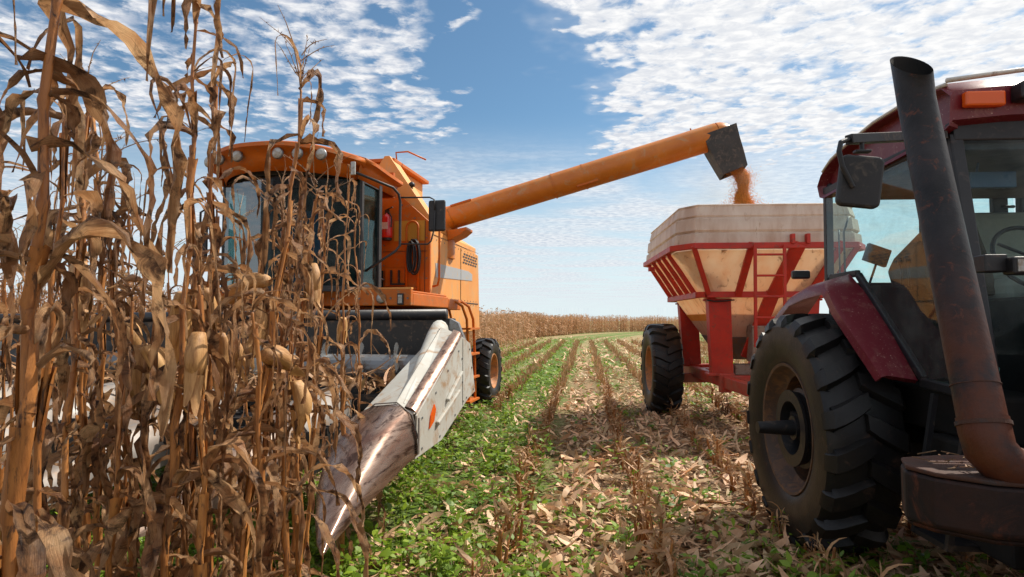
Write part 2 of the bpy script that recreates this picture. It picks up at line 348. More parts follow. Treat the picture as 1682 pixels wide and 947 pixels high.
def build_ground():
    rs = np.concatenate([np.linspace(0, 14, 71), np.geomspace(14.4, 2500, 46)]); na = 240
    th = np.linspace(0, 2 * pi, na, endpoint=False)
    V = [(0, 0, float(ground_z(0, 0)))]
    RR, TT = np.meshgrid(rs[1:], th, indexing='ij'); X = RR * np.sin(TT); Y = RR * np.cos(TT); Z = ground_z(X, Y)
    V += list(zip(X.ravel().tolist(), Y.ravel().tolist(), Z.ravel().tolist()))
    F = [(0, 1 + (j + 1) % na, 1 + j) for j in range(na)]
    for i in range(len(rs) - 2):
        for j in range(na):
            F.append((1 + i * na + j, 1 + i * na + (j + 1) % na, 1 + (i + 1) * na + (j + 1) % na, 1 + (i + 1) * na + j))
    b = MB(); b.v = V; b.f = F
    m = bpy.data.materials.new('field_soil'); m.use_nodes = True; t = NT(m.node_tree)
    co = t.n('ShaderNodeTexCoord').outputs['Object']; sp = t.n('ShaderNodeSeparateXYZ', i={0: co})
    x, y = sp.outputs[0], sp.outputs[1]
    yy = t.math('MAXIMUM', t.math('SUBTRACT', y, 38.), 0.); bend = t.math('MULTIPLY', t.math('MULTIPLY', yy, yy), .0042)
    lat = t.math('SUBTRACT', t.math('SUBTRACT', x, t.math('MULTIPLY', y, .12)), bend)
    wb = t.math('MULTIPLY_ADD', t.noise(co, .7, 3), 1.0, -.5)
    latw = t.math('ADD', lat, wb)
    soil = t.mix(t.noise(co, 6, 6, .7), (.10, .05, .028, 1), (.19, .11, .06, 1))
    straw = t.mix(t.ramp01(t.noise(co, 34, 5, .75, .6), .35, .68), (.20, .12, .06, 1), (.60, .43, .26, 1))
    green = t.mix(t.ramp01(t.noise(co, 22, 5, .75, .5), .35, .65), (.035, .075, .012, 1), (.13, .26, .035, 1))
    c = t.mix(t.ramp01(t.noise(co, 9, 6, .7), .40, .6), soil, straw)
    far = t.ramp01(y, 9., 26.)
    c = t.mix(far, c, t.mix(t.ramp01(t.noise(co, 2.2, 6, .75), .25, .62), green, straw))
    gs = t.math('MULTIPLY', t.ramp01(latw, -2.3, -1.5), t.ramp01(latw, -.1, -.7))
    gs = t.math('MULTIPLY', gs, t.ramp01(t.noise(co, 3, 5, .7), .25, .45))
    c = t.mix(t.math('MULTIPLY', gs, .85), c, green)
    # alternating green / straw bands that follow the rows into the distance
    band = t.math('SINE', t.math('MULTIPLY', latw, 2 * pi / 4.1)); 
    gb = t.math('MULTIPLY', t.ramp01(band, -.1, .7), t.math('MULTIPLY', far, t.ramp01(t.noise(co, 1.1, 5, .7), .30, .55)))
    c = t.mix(t.math('MULTIPLY', gb, .8), c, green)
    d = t.n('ShaderNodeBsdfPrincipled', i={'Roughness': .9, 'Specular IOR Level': .2}); t.set(d, 'Base Color', c)
    bn = t.n('ShaderNodeBump', i={'Strength': .8, 'Distance': .04, 'Height': t.noise(co, 26, 6, .75)}); t.set(d, 'Normal', bn.outputs[0])
    t.n('ShaderNodeOutputMaterial', i={0: d.outputs[0]})
    o = b.build('ground', m, smooth=True); kind(o, 'structure')
build_ground()

# ------------------------------------------------------------------ combine harvester (local: x to the picture's right, y rearward, z up)
KAZ = radians(11.3); KO = (-2.9, 7.3, 0)
K = thing('combine_harvester', 'orange combine harvester working its corn header into the standing dry corn, unloading tube swung out', 'combine harvester', KO, -KAZ)

# main body, one closed hull
b = MB()
for s in (-1, 1):
    b.prism([(2.0, 1.88), (2.0, 3.16), (2.5, 3.07), (4.92, 2.95), (5.05, 1.50), (3.4, 1.45), (2.9, 1.62)], 0, s * 1.30, s * 1.26)
b.box(-1.26, 1.26, 4.9, 4.96, 1.5, 2.94)
b.prism([(-1.27, 3.15), (-.64, 3.70), (.64, 3.70), (1.27, 3.15), (1.27, 3.08), (-1.27, 3.08)], 1, 2.02, 3.35)
b.prism([(-1.26, 3.08), (-.9, 3.3), (.9, 3.3), (1.26, 3.08), (1.26, 2.90), (-1.26, 2.90)], 1, 3.36, 4.88)
b.box(-1.1, 1.1, 2.3, 4.8, .95, 1.6)
body = b.build('body_panels', ORANGE_F, K, bevel=.012)
b = MB(); b.box(-.95, .95, 2.2, 5.1, .72, .98); b.box(-.12, .12, 5.0, 5.9, .7, .95); b.box(-1.15, 1.15, 5.42, 5.58, .66, .82); b.build('chassis', BLACKM, K, bevel=.01)
b = MB(); b.box(1.303, 1.309, 2.2, 4.9, 1.99, 2.005); b.box(1.303, 1.309, 2.2, 4.9, 2.98, 2.985); b.box(1.303, 1.309, 3.68, 3.69, 2.0, 2.95)
b.build('panel_seam', BLACKM, K)
b = MB()
for v in np.arange(2.15, 4.95, .2):
    for z in (1.96, 2.035, 2.92): b.disc(1.30, .010, (0, float(v), z), 6, .007)
kind(b.build('panel_bolts', STEEL, K), 'stuff')
b = MB()
for u_, z_ in [(-1.2, 1.95), (-.6, 1.95), (0, 1.95), (.6, 1.95), (.95, 1.95), (1.36, 1.95), (1.58, 1.95)]: b.lathe([(.418, .001), (.412, .012), (.42, .014)], (u_, 0, z_), 1, 8)
for u_, z_ in [(1.29, 2.9), (1.29, 2.6), (1.29, 2.3), (.9, 3.4), (1.1, 3.2), (.62, 2.8), (.62, 2.5)]: b.lathe([(1.928, .001), (1.92, .010), (1.93, .012)], (u_, 0, z_), 1, 8)
kind(b.build('panel_bolts', STEEL, K), 'stuff')
b = MB(); b.box(.60, 1.30, 1.922, 1.93, 2.70, 2.706); b.box(1.26, 1.266, 1.922, 1.93, 2.0, 3.15); b.build('panel_seam', BLACKM, K)
b = MB(); b.prism([(2.3, 2.34), (2.3, 2.56), (4.2, 2.58), (4.45, 2.54), (4.45, 2.42), (4.2, 2.41)], 0, 1.302, 1.307); b.build('side_stripe', SILVER, K)
b = MB()
for r in range(4):
    for q in range(6): b.box(1.302, 1.306, 3.82 + q * .165 + (r % 2) * .06, 3.93 + q * .165 + (r % 2) * .06, 2.70 + r * .052, 2.728 + r * .052)
b.build('air_vent', BLACKM, K)
# front bulkhead beside the cab
b = MB(); b.prism([(-1.34, 1.86), (-1.34, 3.13), (-.66, 3.74), (.66, 3.74), (1.34, 3.13), (1.34, 1.86)], 1, 1.93, 1.99)
b.build('front_bulkhead', ORANGE, K, bevel=.01)
b = MB(); b.prism([(.58, 4.18), (.66, 4.18), (1.36, 3.16), (1.32, 3.10), (.64, 3.70), (.40, 3.9)], 1, 1.995, 2.3)
b.prism([(-.58, 4.18), (-.66, 4.18), (-1.36, 3.16), (-1.32, 3.10), (-.64, 3.70), (-.40, 3.9)], 1, 1.995, 2.3)
b.box(-.62, .62, 2.1, 3.6, 3.72, 4.1)
b.build('grain_tank_extension', ORANGE_F, K, bevel=.01)
b = MB(); b.box(-.66, .72, 2.05, 3.65, 4.10, 4.16); b.build('grain_tank_lid', ORANGE, K, bevel=.01)
b = MB(); b.tube([(.62, 2.4, 4.16), (.60, 2.4, 4.34), (.78, 2.45, 4.36), (1.05, 2.55, 4.24)], .014, 6); b.build('tank_rod', ORANGE, K, smooth=True)
b = MB(); b.tube([(1.0, 2.05, 3.62), (1.0, 2.05, 3.70)], .02, 8); b.lathe([(0, .001), (0, .05), (.05, .045), (.07, .02), (.07, .001)], (1.0, 2.05, 3.70), 2, 12); b.build('work_lamp', BLACKM, K, smooth=True)
# platform and front beam
b = MB(); b.box(-1.34, 1.60, .5, 1.93, 2.02, 2.05); b.box(-1.34, 1.62, .42, .5, 1.86, 2.06); b.box(1.30, 1.62, .5, 1.95, 1.86, 2.02); b.box(1.30, 1.62, 1.95, 2.6, 1.84, 2.0)
b.build('platform', ORANGE, K, bevel=.012)
b = MB(); b.box(-1.3, 1.62, .43, .50, 2.063, 2.085); b.build('platform_edge', ORANGE_F, K)
def lamp(parent, c, r, name='headlight', d=.05):
    g = MB(); g.lathe([(0, r * 1.12), (-.02, r * 1.15), (-.03, r * 1.0)], c, 1, 20); g.lathe([(0, .001), (0, r * 1.12)], c, 1, 20); o = g.build(name, STEEL, parent, smooth=True)
    g = MB(); g.lathe([(-.028, r), (-.045, r * .75), (-.052, .001)], c, 1, 20); g.build('lens', LENS, o, smooth=True)
    return o
lamp(K, (1.24, .42, 1.95), .055)
b = MB(); b.box(1.45, 1.53, .40, .42, 1.87, 2.01); o = b.build('marker_light', BLACKM, K, bevel=.005); b = MB(); b.box(1.465, 1.515, .392, .40, 1.89, 1.99); b.build('lens', LENS, o)
# cab
NA = 13
def wind(u, off=0.): return .42 - .42 * (1 - (u / .97) ** 2) + off
us = [-.95 + 1.9 * i / (NA - 1) for i in range(NA)]
b = MB(); b.loft([[(u, wind(u), 2.09), (u, wind(u), 3.46), (u, wind(u) + .006, 3.46), (u, wind(u) + .006, 2.09)] for u in us]); b.build('windshield', GLASS_D, K, smooth=False)
for s in (-1, 1): b = MB(); b.box(s * .955 - .003, s * .955 + .003, .46, .93, 2.09, 3.46); b.build('side_window', GLASS_D, K)
for s in (-1, 1):
    b = MB(); b.box(s * .95 - .03, s * .95 + .03, .40, .46, 2.06, 3.5); b.box(s * .95 - .04, s * .95 + .04, .90, .99, 2.06, 3.5); b.box(s * .96 - .02, s * .96 + .02, .46, .90, 2.06, 2.12); b.box(s * .96 - .02, s * .96 + .02, .46, .90, 3.40, 3.5)
    b.build('cab_pillar', DARK, K, bevel=.006)
b = MB(); b.loft([[(u, wind(u, -.012), 3.44), (u, wind(u, -.012), 3.52), (u, wind(u, .05), 3.52), (u, wind(u, .05), 3.44)] for u in us])
b.loft([[(u, wind(u, -.012), 2.03), (u, wind(u, -.012), 2.10), (u, wind(u, .05), 2.10), (u, wind(u, .05), 2.03)] for u in us])
b.box(-.45, .45, .1, 1.5, 1.95, 2.04); b.box(-.93, .93, .45, .97, 2.04, 2.09); b.box(-.9, .9, .95, .99, 2.1, 3.5); b.build('cab_frame', DARK, K, bevel=.006)
b = MB()                                       # roof with swept front visor and a flared lip
def roofsec(u):
    k = (u / 1.04); v0 = -.30 + .62 * abs(k) ** 2.6; zt = 3.745 - .10 * abs(k) ** 2.4
    return [(u * .93, v0 + .16, 3.46 - .03 * abs(k)), (u * .965, v0 + .10, 3.60), (u * .985, v0 + .04, zt - .07), (u * 1.03, v0 - .035, zt - .035), (u * 1.03, v0 - .03, zt), (u * .99, v0 + .06, zt + .03), (u * .8, .75, zt + .06), (u * .8, 1.5, zt + .06)]
b.loft([roofsec(-1.04 + 2.08 * i / 24) for i in range(25)], cap=False, closed=False)
for s in (-1, 1):                              # side skirts
    secs = []
    for v, zt in ((.28, 3.66), (.6, 3.67), (.95, 3.65), (1.25, 3.64), (1.5, 3.63)):
        secs.append([(s * .97, v, 3.42), (s * .995, v, 3.58), (s * 1.01, v, zt - .05), (s * 1.07, v, zt - .03), (s * 1.07, v, zt), (s * .82, v, zt + .08)])
    b.loft(secs, cap=False, closed=False)
b.box(-.95, .95, 1.46, 1.52, 3.42, 3.78)
rf = b.build('cab_roof', ORANGE, K, auto=50); sm = rf.modifiers.new('s', 'SOLIDIFY'); sm.thickness = .012
for u, v in ((.24, -.27), (.46, -.22), (.71, -.13), (-.81, -.07), (-.61, -.16), (-.3, -.25)): lamp(K, (u, v, 3.62), .062, 'work_lamp')
b = MB(); b.box(-.56, .56, .99, 1.93, 2.05, 3.5); b.build('cab_rear_shell', ORANGE, K, bevel=.01)
b = MB(); b.box(1.0, 1.06, .02, .05, 3.40, 3.56); b.build('side_lamp', LENS, K, bevel=.01)
# cab interior
b = MB(); b.box(-.26, .26, .80, .90, 2.5, 3.15); b.box(-.26, .26, .45, .87, 2.42, 2.55); b.box(-.15, .15, .55, .75, 2.09, 2.42); b.build('operator_seat', BLUE, K, bevel=.04)
b = MB(); b.tube([(0, .15, 2.09), (0, .27, 2.62)], .05, 8); b.tube([Vector((.18 * cos(a), .29 + .04 * sin(a), 2.66 + .16 * sin(a))) for a in [i * pi / 10 for i in range(21)]], .014, 6, cap=False); b.box(.4, .75, .45, .9, 2.09, 2.7); b.build('steering_column', INSIDE, K, smooth=False)
# bulkhead fittings
ex = MB(); ex.lathe([(2.90, .001), (2.90, .075), (2.93, .082), (3.18, .082), (3.235, .06), (3.25, .025), (3.27, .022), (3.27, .001)], (.70, 1.84, 0), 2, 20); ex = ex.build('fire_extinguisher', EXTRED, K, smooth=True)
b = MB(); b.lathe([(2.865, .001), (2.865, .07), (2.90, .075)], (.70, 1.84, 0), 2, 16); b.box(.67, .73, 1.82, 1.86, 3.26, 3.32); b.bar((.69, 1.84, 3.32), (.80, 1.80, 3.35), .02, .012); b.tube([(.73, 1.82, 3.29), (.79, 1.79, 3.2), (.79, 1.78, 3.05)], .01, 6); b.build('nozzle', BLACKM, ex)
b = MB(); b.box(.655, .745, 1.752, 1.757, 3.02, 3.12); b.build('sticker', PAPER, ex)
b = MB(); b.tube([(1.0, 1.86, 2.05)] + arc((1.09, 1.86, 3.05), .09, 180, 0, 9) + [(1.18, 1.86, 2.05)], .017, 8); b.build('grab_handle', ORANGE, K, smooth=True)
b = MB(); b.box(.78, 1.26, 1.925, 1.929, 2.86, 3.16); b.build('decal', DECALY, K)
rng = random.Random(4)
b = MB()
for k in range(7):
    cx = 1.13 + rng.uniform(-.03, .03); w_ = rng.uniform(.05, .09); h_ = rng.uniform(.20, .27)
    b.tube([(cx + w_ * cos(a), 1.76 + .015 * k - .04, 2.60 + h_ * sin(a)) for a in [i * pi / 9 for i in range(19)]], .012, 6, cap=False)
b.box(1.09, 1.17, 1.80, 1.90, 2.84, 2.87); b.build('hose_coil', BLACKM, K, smooth=True)
b = MB(); b.box(.62, 1.16, 1.86, 1.925, 2.13, 2.16); b.box(.66, .96, 1.88, 1.925, 2.18, 2.45); b.build('tool_bracket', ORANGE, K, bevel=.006)
b = MB(); b.box(.76, .78, 1.83, 1.87, 2.22, 2.42); b.box(.88, .90, 1.83, 1.87, 2.22, 2.42); b.box(.76, .98, 1.83, 1.87, 2.20, 2.225); b.build('latch_bracket', DARK, K)
b = MB(); b.box(.30, .62, 1.80, 1.92, 2.08, 2.42); b.build('cable_box', INSIDE, K, bevel=.01)
b = MB()
for k in range(14):
    p = Vector((.32 + rng.random() * .28, 1.76, 2.1 + rng.random() * .3)); q = p + Vector((rng.uniform(-.15, .15), rng.uniform(-.03, .03), rng.uniform(-.1, .1)))
    b.tube([p, (p + q) / 2 + Vector((0, -.03, .03)), q], .012, 5)
b.build('cables', STEEL, K, smooth=True)
# right mirror on its bracket
b = MB(); b.tube([(.99, .2, 3.47), (1.30, .6, 3.36), (1.33, .72, 3.30), (1.34, .75, 3.2), (1.34, .75, 2.64), (1.30, .7, 2.56), (.96, .55, 2.30)], .017, 8)
b.tube([(1.34, .75, 3.26), (1.70, .85, 3.27), (1.76, .86, 3.24), (1.77, .86, 3.1)], .011, 6); b.tube([(1.34, .75, 2.66), (1.68, .85, 2.66), (1.72, .86, 2.70), (1.76, .86, 2.85), (1.77, .86, 3.1)], .011, 6)
b.build('mirror_bracket', DARK, K, smooth=True)
b = MB(); b.box(1.67, 1.90, .88, .93, 2.83, 3.24); b.build('side_mirror', DARK, K, bevel=.025)
b = MB(); b.tube([(-.98, .3, 3.2), (-1.22, .3, 3.08), (-1.23, .3, 2.1), (-.98, .4, 2.15)], .014, 8); b.build('mirror_bracket', DARK, K, smooth=True)
b = MB(); b.box(-1.36, -1.14, .32, .36, 2.5, 2.9); b.build('side_mirror', DARK, K, bevel=.02)
# vertical hand rail by the body, ladder
b = MB(); b.tube([(1.45, 1.97, 3.1), (1.47, 1.97, 3.0), (1.47, 1.97, 2.3), (1.44, 1.99, 2.2), (1.36, 2.0, 2.18)], .017, 8); b.build('grab_handle', ORANGE, K, smooth=True)
b = MB()
for v0, dz in ((0, 0), (.38, 0)):
    b.tube([(1.36, 2.2 + v0, 1.96), (1.62, 2.3 + v0, 1.97), (1.70, 2.40 + v0, 1.90), (1.74, 2.52 + v0, 1.70), (1.74, 2.62 + v0, 1.2), (1.74, 2.66 + v0, .42)], .022, 8)
for z in (1.55, 1.15, .78, .42): b.box(1.66, 1.80, 2.52, 3.1, z - .015, z + .015)
b.tube([(1.5, 2.30, 1.93), (1.55, 2.45, 1.55), (1.56, 2.55, 1.0)], .02, 8)
b.build('access_ladder', ORANGE, K, auto=40)
# unloading tube
A0 = Vector((1.20, 3.08, 3.36)); A1 = Vector((5.62, 3.60, 4.665)); AD = (A1 - A0).normalized()
b = MB(); b.tube([A0, A0 + AD * 1.9, A0 + AD * 1.901, A1], [.195, .20, .205, .212], 28); 
tb = b.build('unloading_tube', ORANGE_T, K, auto=50)
b = MB()
for t_ in (1.88, 2.4): b.tube([A0 + AD * t_, A0 + AD * (t_ + .022)], .212, 28)
b.build('tube_flange', ORANGE_T, tb, auto=50)
up = Vector((-AD.z, 0, AD.x)); fr_ = Vector((0, -1, 0))
for t_, a_ in ((.18, .8), (2.25, -.75)):
    o_ = A0 + AD * t_ + (up * a_ * .2 + fr_ * (.2 * math.sqrt(max(0, 1 - a_ * a_)))); b = MB(); b.bar(o_, o_ + AD * .36, .05, .035); b.build('tube_bracket', ORANGE, tb, bevel=.005)
b = MB(); b.tube([A0 + AD * 4.28 + up * .2, A0 + AD * 4.28 + up * .25], .012, 6); b.build('tube_stud', ORANGE, tb)
b = MB(); b.tube([(1.15, 3.08, 2.7), (1.14, 3.08, 3.15), (1.17, 3.08, 3.32), (1.32, 3.09, 3.39)], [.22, .22, .215, .21], 20); b.build('tube_elbow', ORANGE_T, K, auto=50)
b = MB(); b.prism([(1.30, 2.98), (1.52, 3.08), (1.62, 3.16), (1.62, 3.20), (1.40, 3.16), (1.30, 3.16)], 1, 2.9, 3.3); b.build('tube_cradle', ORANGE, K, bevel=.006)
# spout: orange elbow cap and dark rubber boot
b = MB(); cpts = []
for i in range(7):
    a = radians(i * 14); cpts.append(A1 + AD * (.17 * sin(a)) - up * (.20 * (1 - cos(a))))
b.tube(cpts, [.212, .212, .208, .20, .19, .175, .155], 24); b.build('spout_elbow', ORANGE_T, tb, auto=60)
def boot_sec(pl, pr, v, hw):
    pl = Vector(pl); pr = Vector(pr); return [(pl.x, v - hw, pl.z), (pr.x, v - hw, pr.z), (pr.x, v + hw, pr.z), (pl.x, v + hw, pl.z)]
b = MB(); b.loft([boot_sec((5.40, 0, 4.64), (5.88, 0, 4.79), 3.62, .235), boot_sec((5.47, 0, 4.45), (5.93, 0, 4.56), 3.63, .235), boot_sec((5.60, 0, 4.20), (5.99, 0, 4.35), 3.64, .22), boot_sec((5.705, 0, 4.0), (6.045, 0, 4.13), 3.65, .20)], cap=False)
bo = b.build('spout_boot', mat('grey_rubber', (.055, .052, .05), .7, dirt=(.13, .10, .08), dirt_amt=.4, second=(.035, .034, .034), scale=5, bump=.2, bscale=20), K, bevel=0); so = bo.modifiers.new('s', 'SOLIDIFY'); so.thickness = .02
# wheels
for s in (-1, 1):
    e = MB(); e.disc(-.05, .22, (s * 1.32, 5.5, .66), 20, .1); wh = e.build('rear_wheel', RIM_O, K)
    make_tyre(wh, (s * 1.32, 5.5, .66), .66, .40, .34, 17, .045, RIM_O, side=1 if s > 0 else -1, tread_dir=1)
    e = MB(); e.disc(-.06, .3, (s * 1.45, 1.3, .9), 20, .12); wh = e.build('front_wheel', RIM_O, K)
    make_tyre(wh, (s * 1.45, 1.3, .9), .9, .6, .42, 20, .05, RIM_O, side=1 if s > 0 else -1)
b = MB(); b.box(-1.3, 1.3, 1.2, 1.4, .8, 1.0); b.loft([[(-.5, .9, 1.0), (.5, .9, 1.0), (.5, .9, 1.85), (-.5, .9, 1.85)], [(-.5, -.95, .8), (.5, -.95, .8), (.5, -.95, 1.35), (-.5, -.95, 1.35)]]); b.box(-.8, .8, .9, 2.3, .95, 1.86)
b.build('feeder_house', ORANGE, K, bevel=.01)
# corn header
b = MB(); b.box(-2.78, 2.60, -1.02, -.96, .95, 1.70); b.box(-2.78, -2.72, -1.9, -.96, .9, 1.25); b.box(2.54, 2.58, -1.35, -.96, .9, 1.45)
b.loft([[(-2.7, -1.02, 1.05), (-2.7, -1.15, .96), (-2.7, -1.6, .96), (-2.7, -1.75, 1.06), (-2.7, -1.75, .92), (-2.7, -1.02, .90)], [(2.6, -1.02, 1.05), (2.6, -1.15, .96), (2.6, -1.6, .96), (2.6, -1.75, 1.06), (2.6, -1.75, .92), (2.6, -1.02, .90)]])
H = b.build('corn_header', mat('black_header_paint', (.02, .019, .018), .5, dirt=(.16, .10, .06), dirt_amt=.35, dirt_scale=10, bump=.1), K, bevel=.008)
b = MB(); b.tube([(-2.75, -1.0, 1.70), (2.52, -1.0, 1.735)], .055, 14); b.build('top_tube', BLACKM, H, smooth=True)
b = MB(); b.tube([(-2.7, -1.36, 1.25), (2.6, -1.36, 1.25)], .12, 20)
for k in range(260):                           # flighting
    for s in (-1, 1):
        u0 = s * (.35 + k * .0088); a = k * .16
        b.add([(u0, -1.36 + r_ * cos(a + d_), 1.25 + s * r_ * sin(a + d_)) for r_, d_ in ((.11, 0), (.23, 0), (.23, .16), (.11, .16))], [(0, 1, 2, 3)])
b.build('gathering_auger', STEEL, H, smooth=False)
SN = [1.80, .75, -.30, -1.35, -2.40]
for k, u0 in enumerate(SN):
    b = MB(); secs = []
    for v, hw, zt, zb in ((-3.93, .012, .605, .59), (-3.75, .055, .68, .58), (-3.4, .115, .80, .58), (-3.0, .18, .93, .60), (-2.62, .235, 1.02, .66)):
        secs.append([(u0 - hw, v, zb), (u0 - hw * .98, v, zb + (zt - zb) * .45), (u0 - hw * .62, v, zt - .03), (u0 - hw * .1, v, zt), (u0 + hw * .1, v, zt), (u0 + hw * .62, v, zt - .03), (u0 + hw * .98, v, zb + (zt - zb) * .45), (u0 + hw, v, zb)])
    b.loft(secs); sn = b.build('snout', GALV if k else mat('snout_metal_brown', (.27, .21, .17), .52, metal=.3, second=(.17, .095, .06), amt=.5, scale=3, dirt=(.14, .08, .05), dirt_amt=.4, bump=.1, stretch=(1, .5, 1)), H, auto=45)
    b = MB(); secs = []
    for v, hw, zt, zb in ((-2.60, .22, 1.025, .75), (-2.2, .22, 1.10, .8), (-1.95, .19, 1.13, .85), (-1.72, .12, 1.13, .9)):
        secs.append([(u0 - hw, v, zb), (u0 - hw * .95, v, zb + (zt - zb) * .5), (u0 - hw * .5, v, zt - .02), (u0, v, zt), (u0 + hw * .5, v, zt - .02), (u0 + hw * .95, v, zb + (zt - zb) * .5), (u0 + hw, v, zb)])
    b.loft(secs); b.build('snout_hood', GALV, H, auto=45)
    for s in (-1, 1):
        b = MB(); b.box(u0 + s * .24 - .05, u0 + s * .24 + .05, -2.75, -1.75, .80, .87)
        for q in range(12): b.box(u0 + s * .29 - .02, u0 + s * .29 + .05, -2.75 + q * .085, -2.73 + q * .085, .87, .92)
        b.build('gathering_chain', BLACKM, H)
b = MB()
for u0 in SN: b.box(u0 + .28, u0 + .30, -2.7, -1.75, .62, .85); b.box(u0 - .30, u0 - .28, -2.7, -1.75, .62, .85)
b.box(-2.7, 2.2, -1.95, -1.8, .60, .75); b.box(-2.7, 2.45, -2.2, -1.1, .80, .90); b.build('row_unit', BLACKM, H)
# end divider: worn metal nose
def nsec(v, k, tipc=(2.87, .60)):
    base = [(2.30, .84), (2.32, .93), (2.38, 1.03), (2.50, 1.09), (2.64, 1.105), (2.71, 1.10), (2.765, 1.05), (2.80, .98), (2.825, .88), (2.83, .77), (2.6, .80)]
    return [(tipc[0] + (x - tipc[0]) * k[0], v, tipc[1] + (z - tipc[1]) * k[1]) for x, z in base]
b = MB(); b.loft([nsec(-3.97, (.02, .02)), nsec(-3.90, (.13, .10)), nsec(-3.7, (.34, .27)), nsec(-3.4, (.62, .50)), nsec(-3.05, (.88, .75)), nsec(-2.8, (.98, .91)), nsec(-2.62, (1, 1))])
b.build('divider_nose', WORN, H, auto=60)
b = MB()
for v0, z0, v1, z1 in ((-2.62, 1.02, -2.64, .78),): b.bar((2.838, v0, z0), (2.842, v1, z1), .008, .05)
b.tube([(2.34, -2.63, .86), (2.36, -2.63, .98), (2.52, -2.63, 1.105), (2.68, -2.63, 1.12), (2.79, -2.63, 1.04), (2.835, -2.63, .88)], .005, 6); b.build('divider_seam', GALV, H)
b = MB(); b.prism([(-2.60, 1.03), (-1.50, 1.545), (-1.22, 1.47), (-1.04, 1.02), (-1.30, .98), (-2.05, .76), (-2.63, .74)], 0, 2.80, 2.815)
b.loft([[(2.80, -2.60, 1.04), (2.66, -2.60, 1.11), (2.40, -2.60, 1.03), (2.36, -2.6, .80)], [(2.80, -1.50, 1.548), (2.60, -1.42, 1.62), (2.44, -1.42, 1.45), (2.42, -1.42, 1.0)], [(2.80, -1.40, 1.52), (2.60, -1.25, 1.60), (2.46, -1.25, 1.45), (2.46, -1.25, 1.0)]], cap=True)
b.build('divider_cover', GREYP, H, bevel=.004)
b = MB(); b.loft([[(2.812 - .0, -2.56, 1.02), (2.79, -2.60, 1.075), (2.73, -2.60, 1.09), (2.72, -2.60, 1.07)], [(2.822, -1.52, 1.545), (2.80, -1.52, 1.585), (2.74, -1.50, 1.60), (2.73, -1.5, 1.58)]]); b.build('divider_edge', WORN, H, auto=60)
b = MB(); secs = []
for t_, r_ in ((0, .018), (.12, .035), (.35, .06), (.6, .082), (.85, .10), (.97, .10), (1.0, .07)):
    c_ = Vector((2.70, -2.56, 1.09)).lerp(Vector((2.515, -1.18, 1.70)), t_)
    secs.append([(c_.x + r_ * cos(a) * .9, c_.y, c_.z - .10 * t_ + (r_ * 1.0 * sin(a) if sin(a) > 0 else 2.2 * r_ * sin(a))) for a in [2 * pi * q / 14 for q in range(14)]])
b.loft(secs); b.build('divider_ridge', GREYP, H, auto=60)
b = MB(); b.prism([(2.56, 1.05), (2.60, 1.70), (2.68, 1.66), (2.80, 1.35), (2.80, 1.05)], 1, -1.16, -1.10); b.build('divider_end_plate', STEEL, H, bevel=.004)
b = MB(); b.prism([(-2.1, 1.02), (-1.65, 1.25), (-1.45, 1.40), (-1.40, 1.30), (-1.62, 1.10), (-2.0, .93)], 0, 2.5, 2.52); b.build('inner_plate', GALV, H)
for a_, c_ in (((2.83, -1.95, 1.05), (2.83, -1.55, 1.24)), ((2.83, -2.2, .91), (2.83, -1.62, 1.09))):
    b = MB(); b.bar(a_, c_, .03, .028); b.build('panel_strip', GREYP, H, bevel=.008)
b = MB(); b.prism([(-2.36, .90), (-2.26, .94), (-2.22, 1.02), (-2.25, 1.06), (-2.33, .99)], 0, 2.817, 2.826); b.build('reflector', AMBER, H)
b = MB()
for v, z in [(-2.5, 1.0), (-2.2, 1.14), (-1.9, 1.28), (-1.6, 1.42), (-2.5, .79), (-2.1, .80), (-1.7, .90), (-1.35, 1.0), (-1.12, 1.05), (-1.18, 1.25), (-1.25, 1.42), (-1.5, 1.35), (-1.48, 1.15), (-1.46, .98)]: b.disc(2.815, .009, (0, v, z), 8, .006)
kind(b.build('rivets', STEEL, H), 'stuff')
b = MB(); b.box(2.816, 2.818, -1.475, -1.468, .95, 1.52); b.build('panel_seam', BLACKM, H)
b = MB()
for k in range(16):
    t_ = k / 15; c_ = Vector((2.79, -2.52, 1.062)).lerp(Vector((2.62, -1.45, 1.59)), t_); b.disc(0, .007, (c_.x - .03, c_.y, c_.z + .012), 6, .01)
kind(b.build('rivets', STEEL, H), 'stuff')
# broken stalks and husks caught on the header deck are litter, built below

# ------------------------------------------------------------------ grain wagon
WO = (3.9, 10.4, 0)
G = thing('grain_wagon', 'white hopper grain wagon on a red frame with a ladder, hitched behind the tractor', 'grain wagon', WO, -radians(3.7))
def ring(hu, hv, z, cu, cv):
    return [(-hu, -hv + cv, z), (-hu + cu, -hv, z), (hu - cu, -hv, z), (hu, -hv + cv, z), (hu, hv - cv, z), (hu - cu, hv, z), (-hu + cu, hv, z), (-hu, hv - cv, z)]
b = MB(); b.loft([ring(1.34, 1.62, 2.72, .22, .26), ring(1.37, 1.65, 2.80, .24, .28), ring(1.36, 1.64, 2.945, .24, .28), ring(1.32, 1.605, 2.97, .23, .28), ring(1.345, 1.63, 3.0, .23, .28), ring(1.33, 1.62, 3.17, .23, .29), ring(1.29, 1.585, 3.195, .22, .29), ring(1.31, 1.60, 3.22, .22, .3), ring(1.275, 1.58, 3.355, .22, .3), ring(1.29, 1.595, 3.375, .22, .3)], cap=False)
o = b.build('hopper_rim', FIBRE, G, auto=30); s_ = o.modifiers.new('s', 'SOLIDIFY'); s_.thickness = .012; s_.offset = -1
b = MB(); b.loft([ring(1.33, 1.61, 2.71, .22, .30), ring(.90, 1.22, 2.10, .16, .18), ring(.48, .80, 1.42, .10, .12)], cap=False)
o = b.build('hopper_funnel', FIBRE_L, G); s_ = o.modifiers.new('s', 'SOLIDIFY'); s_.thickness = .010; s_.offset = -1
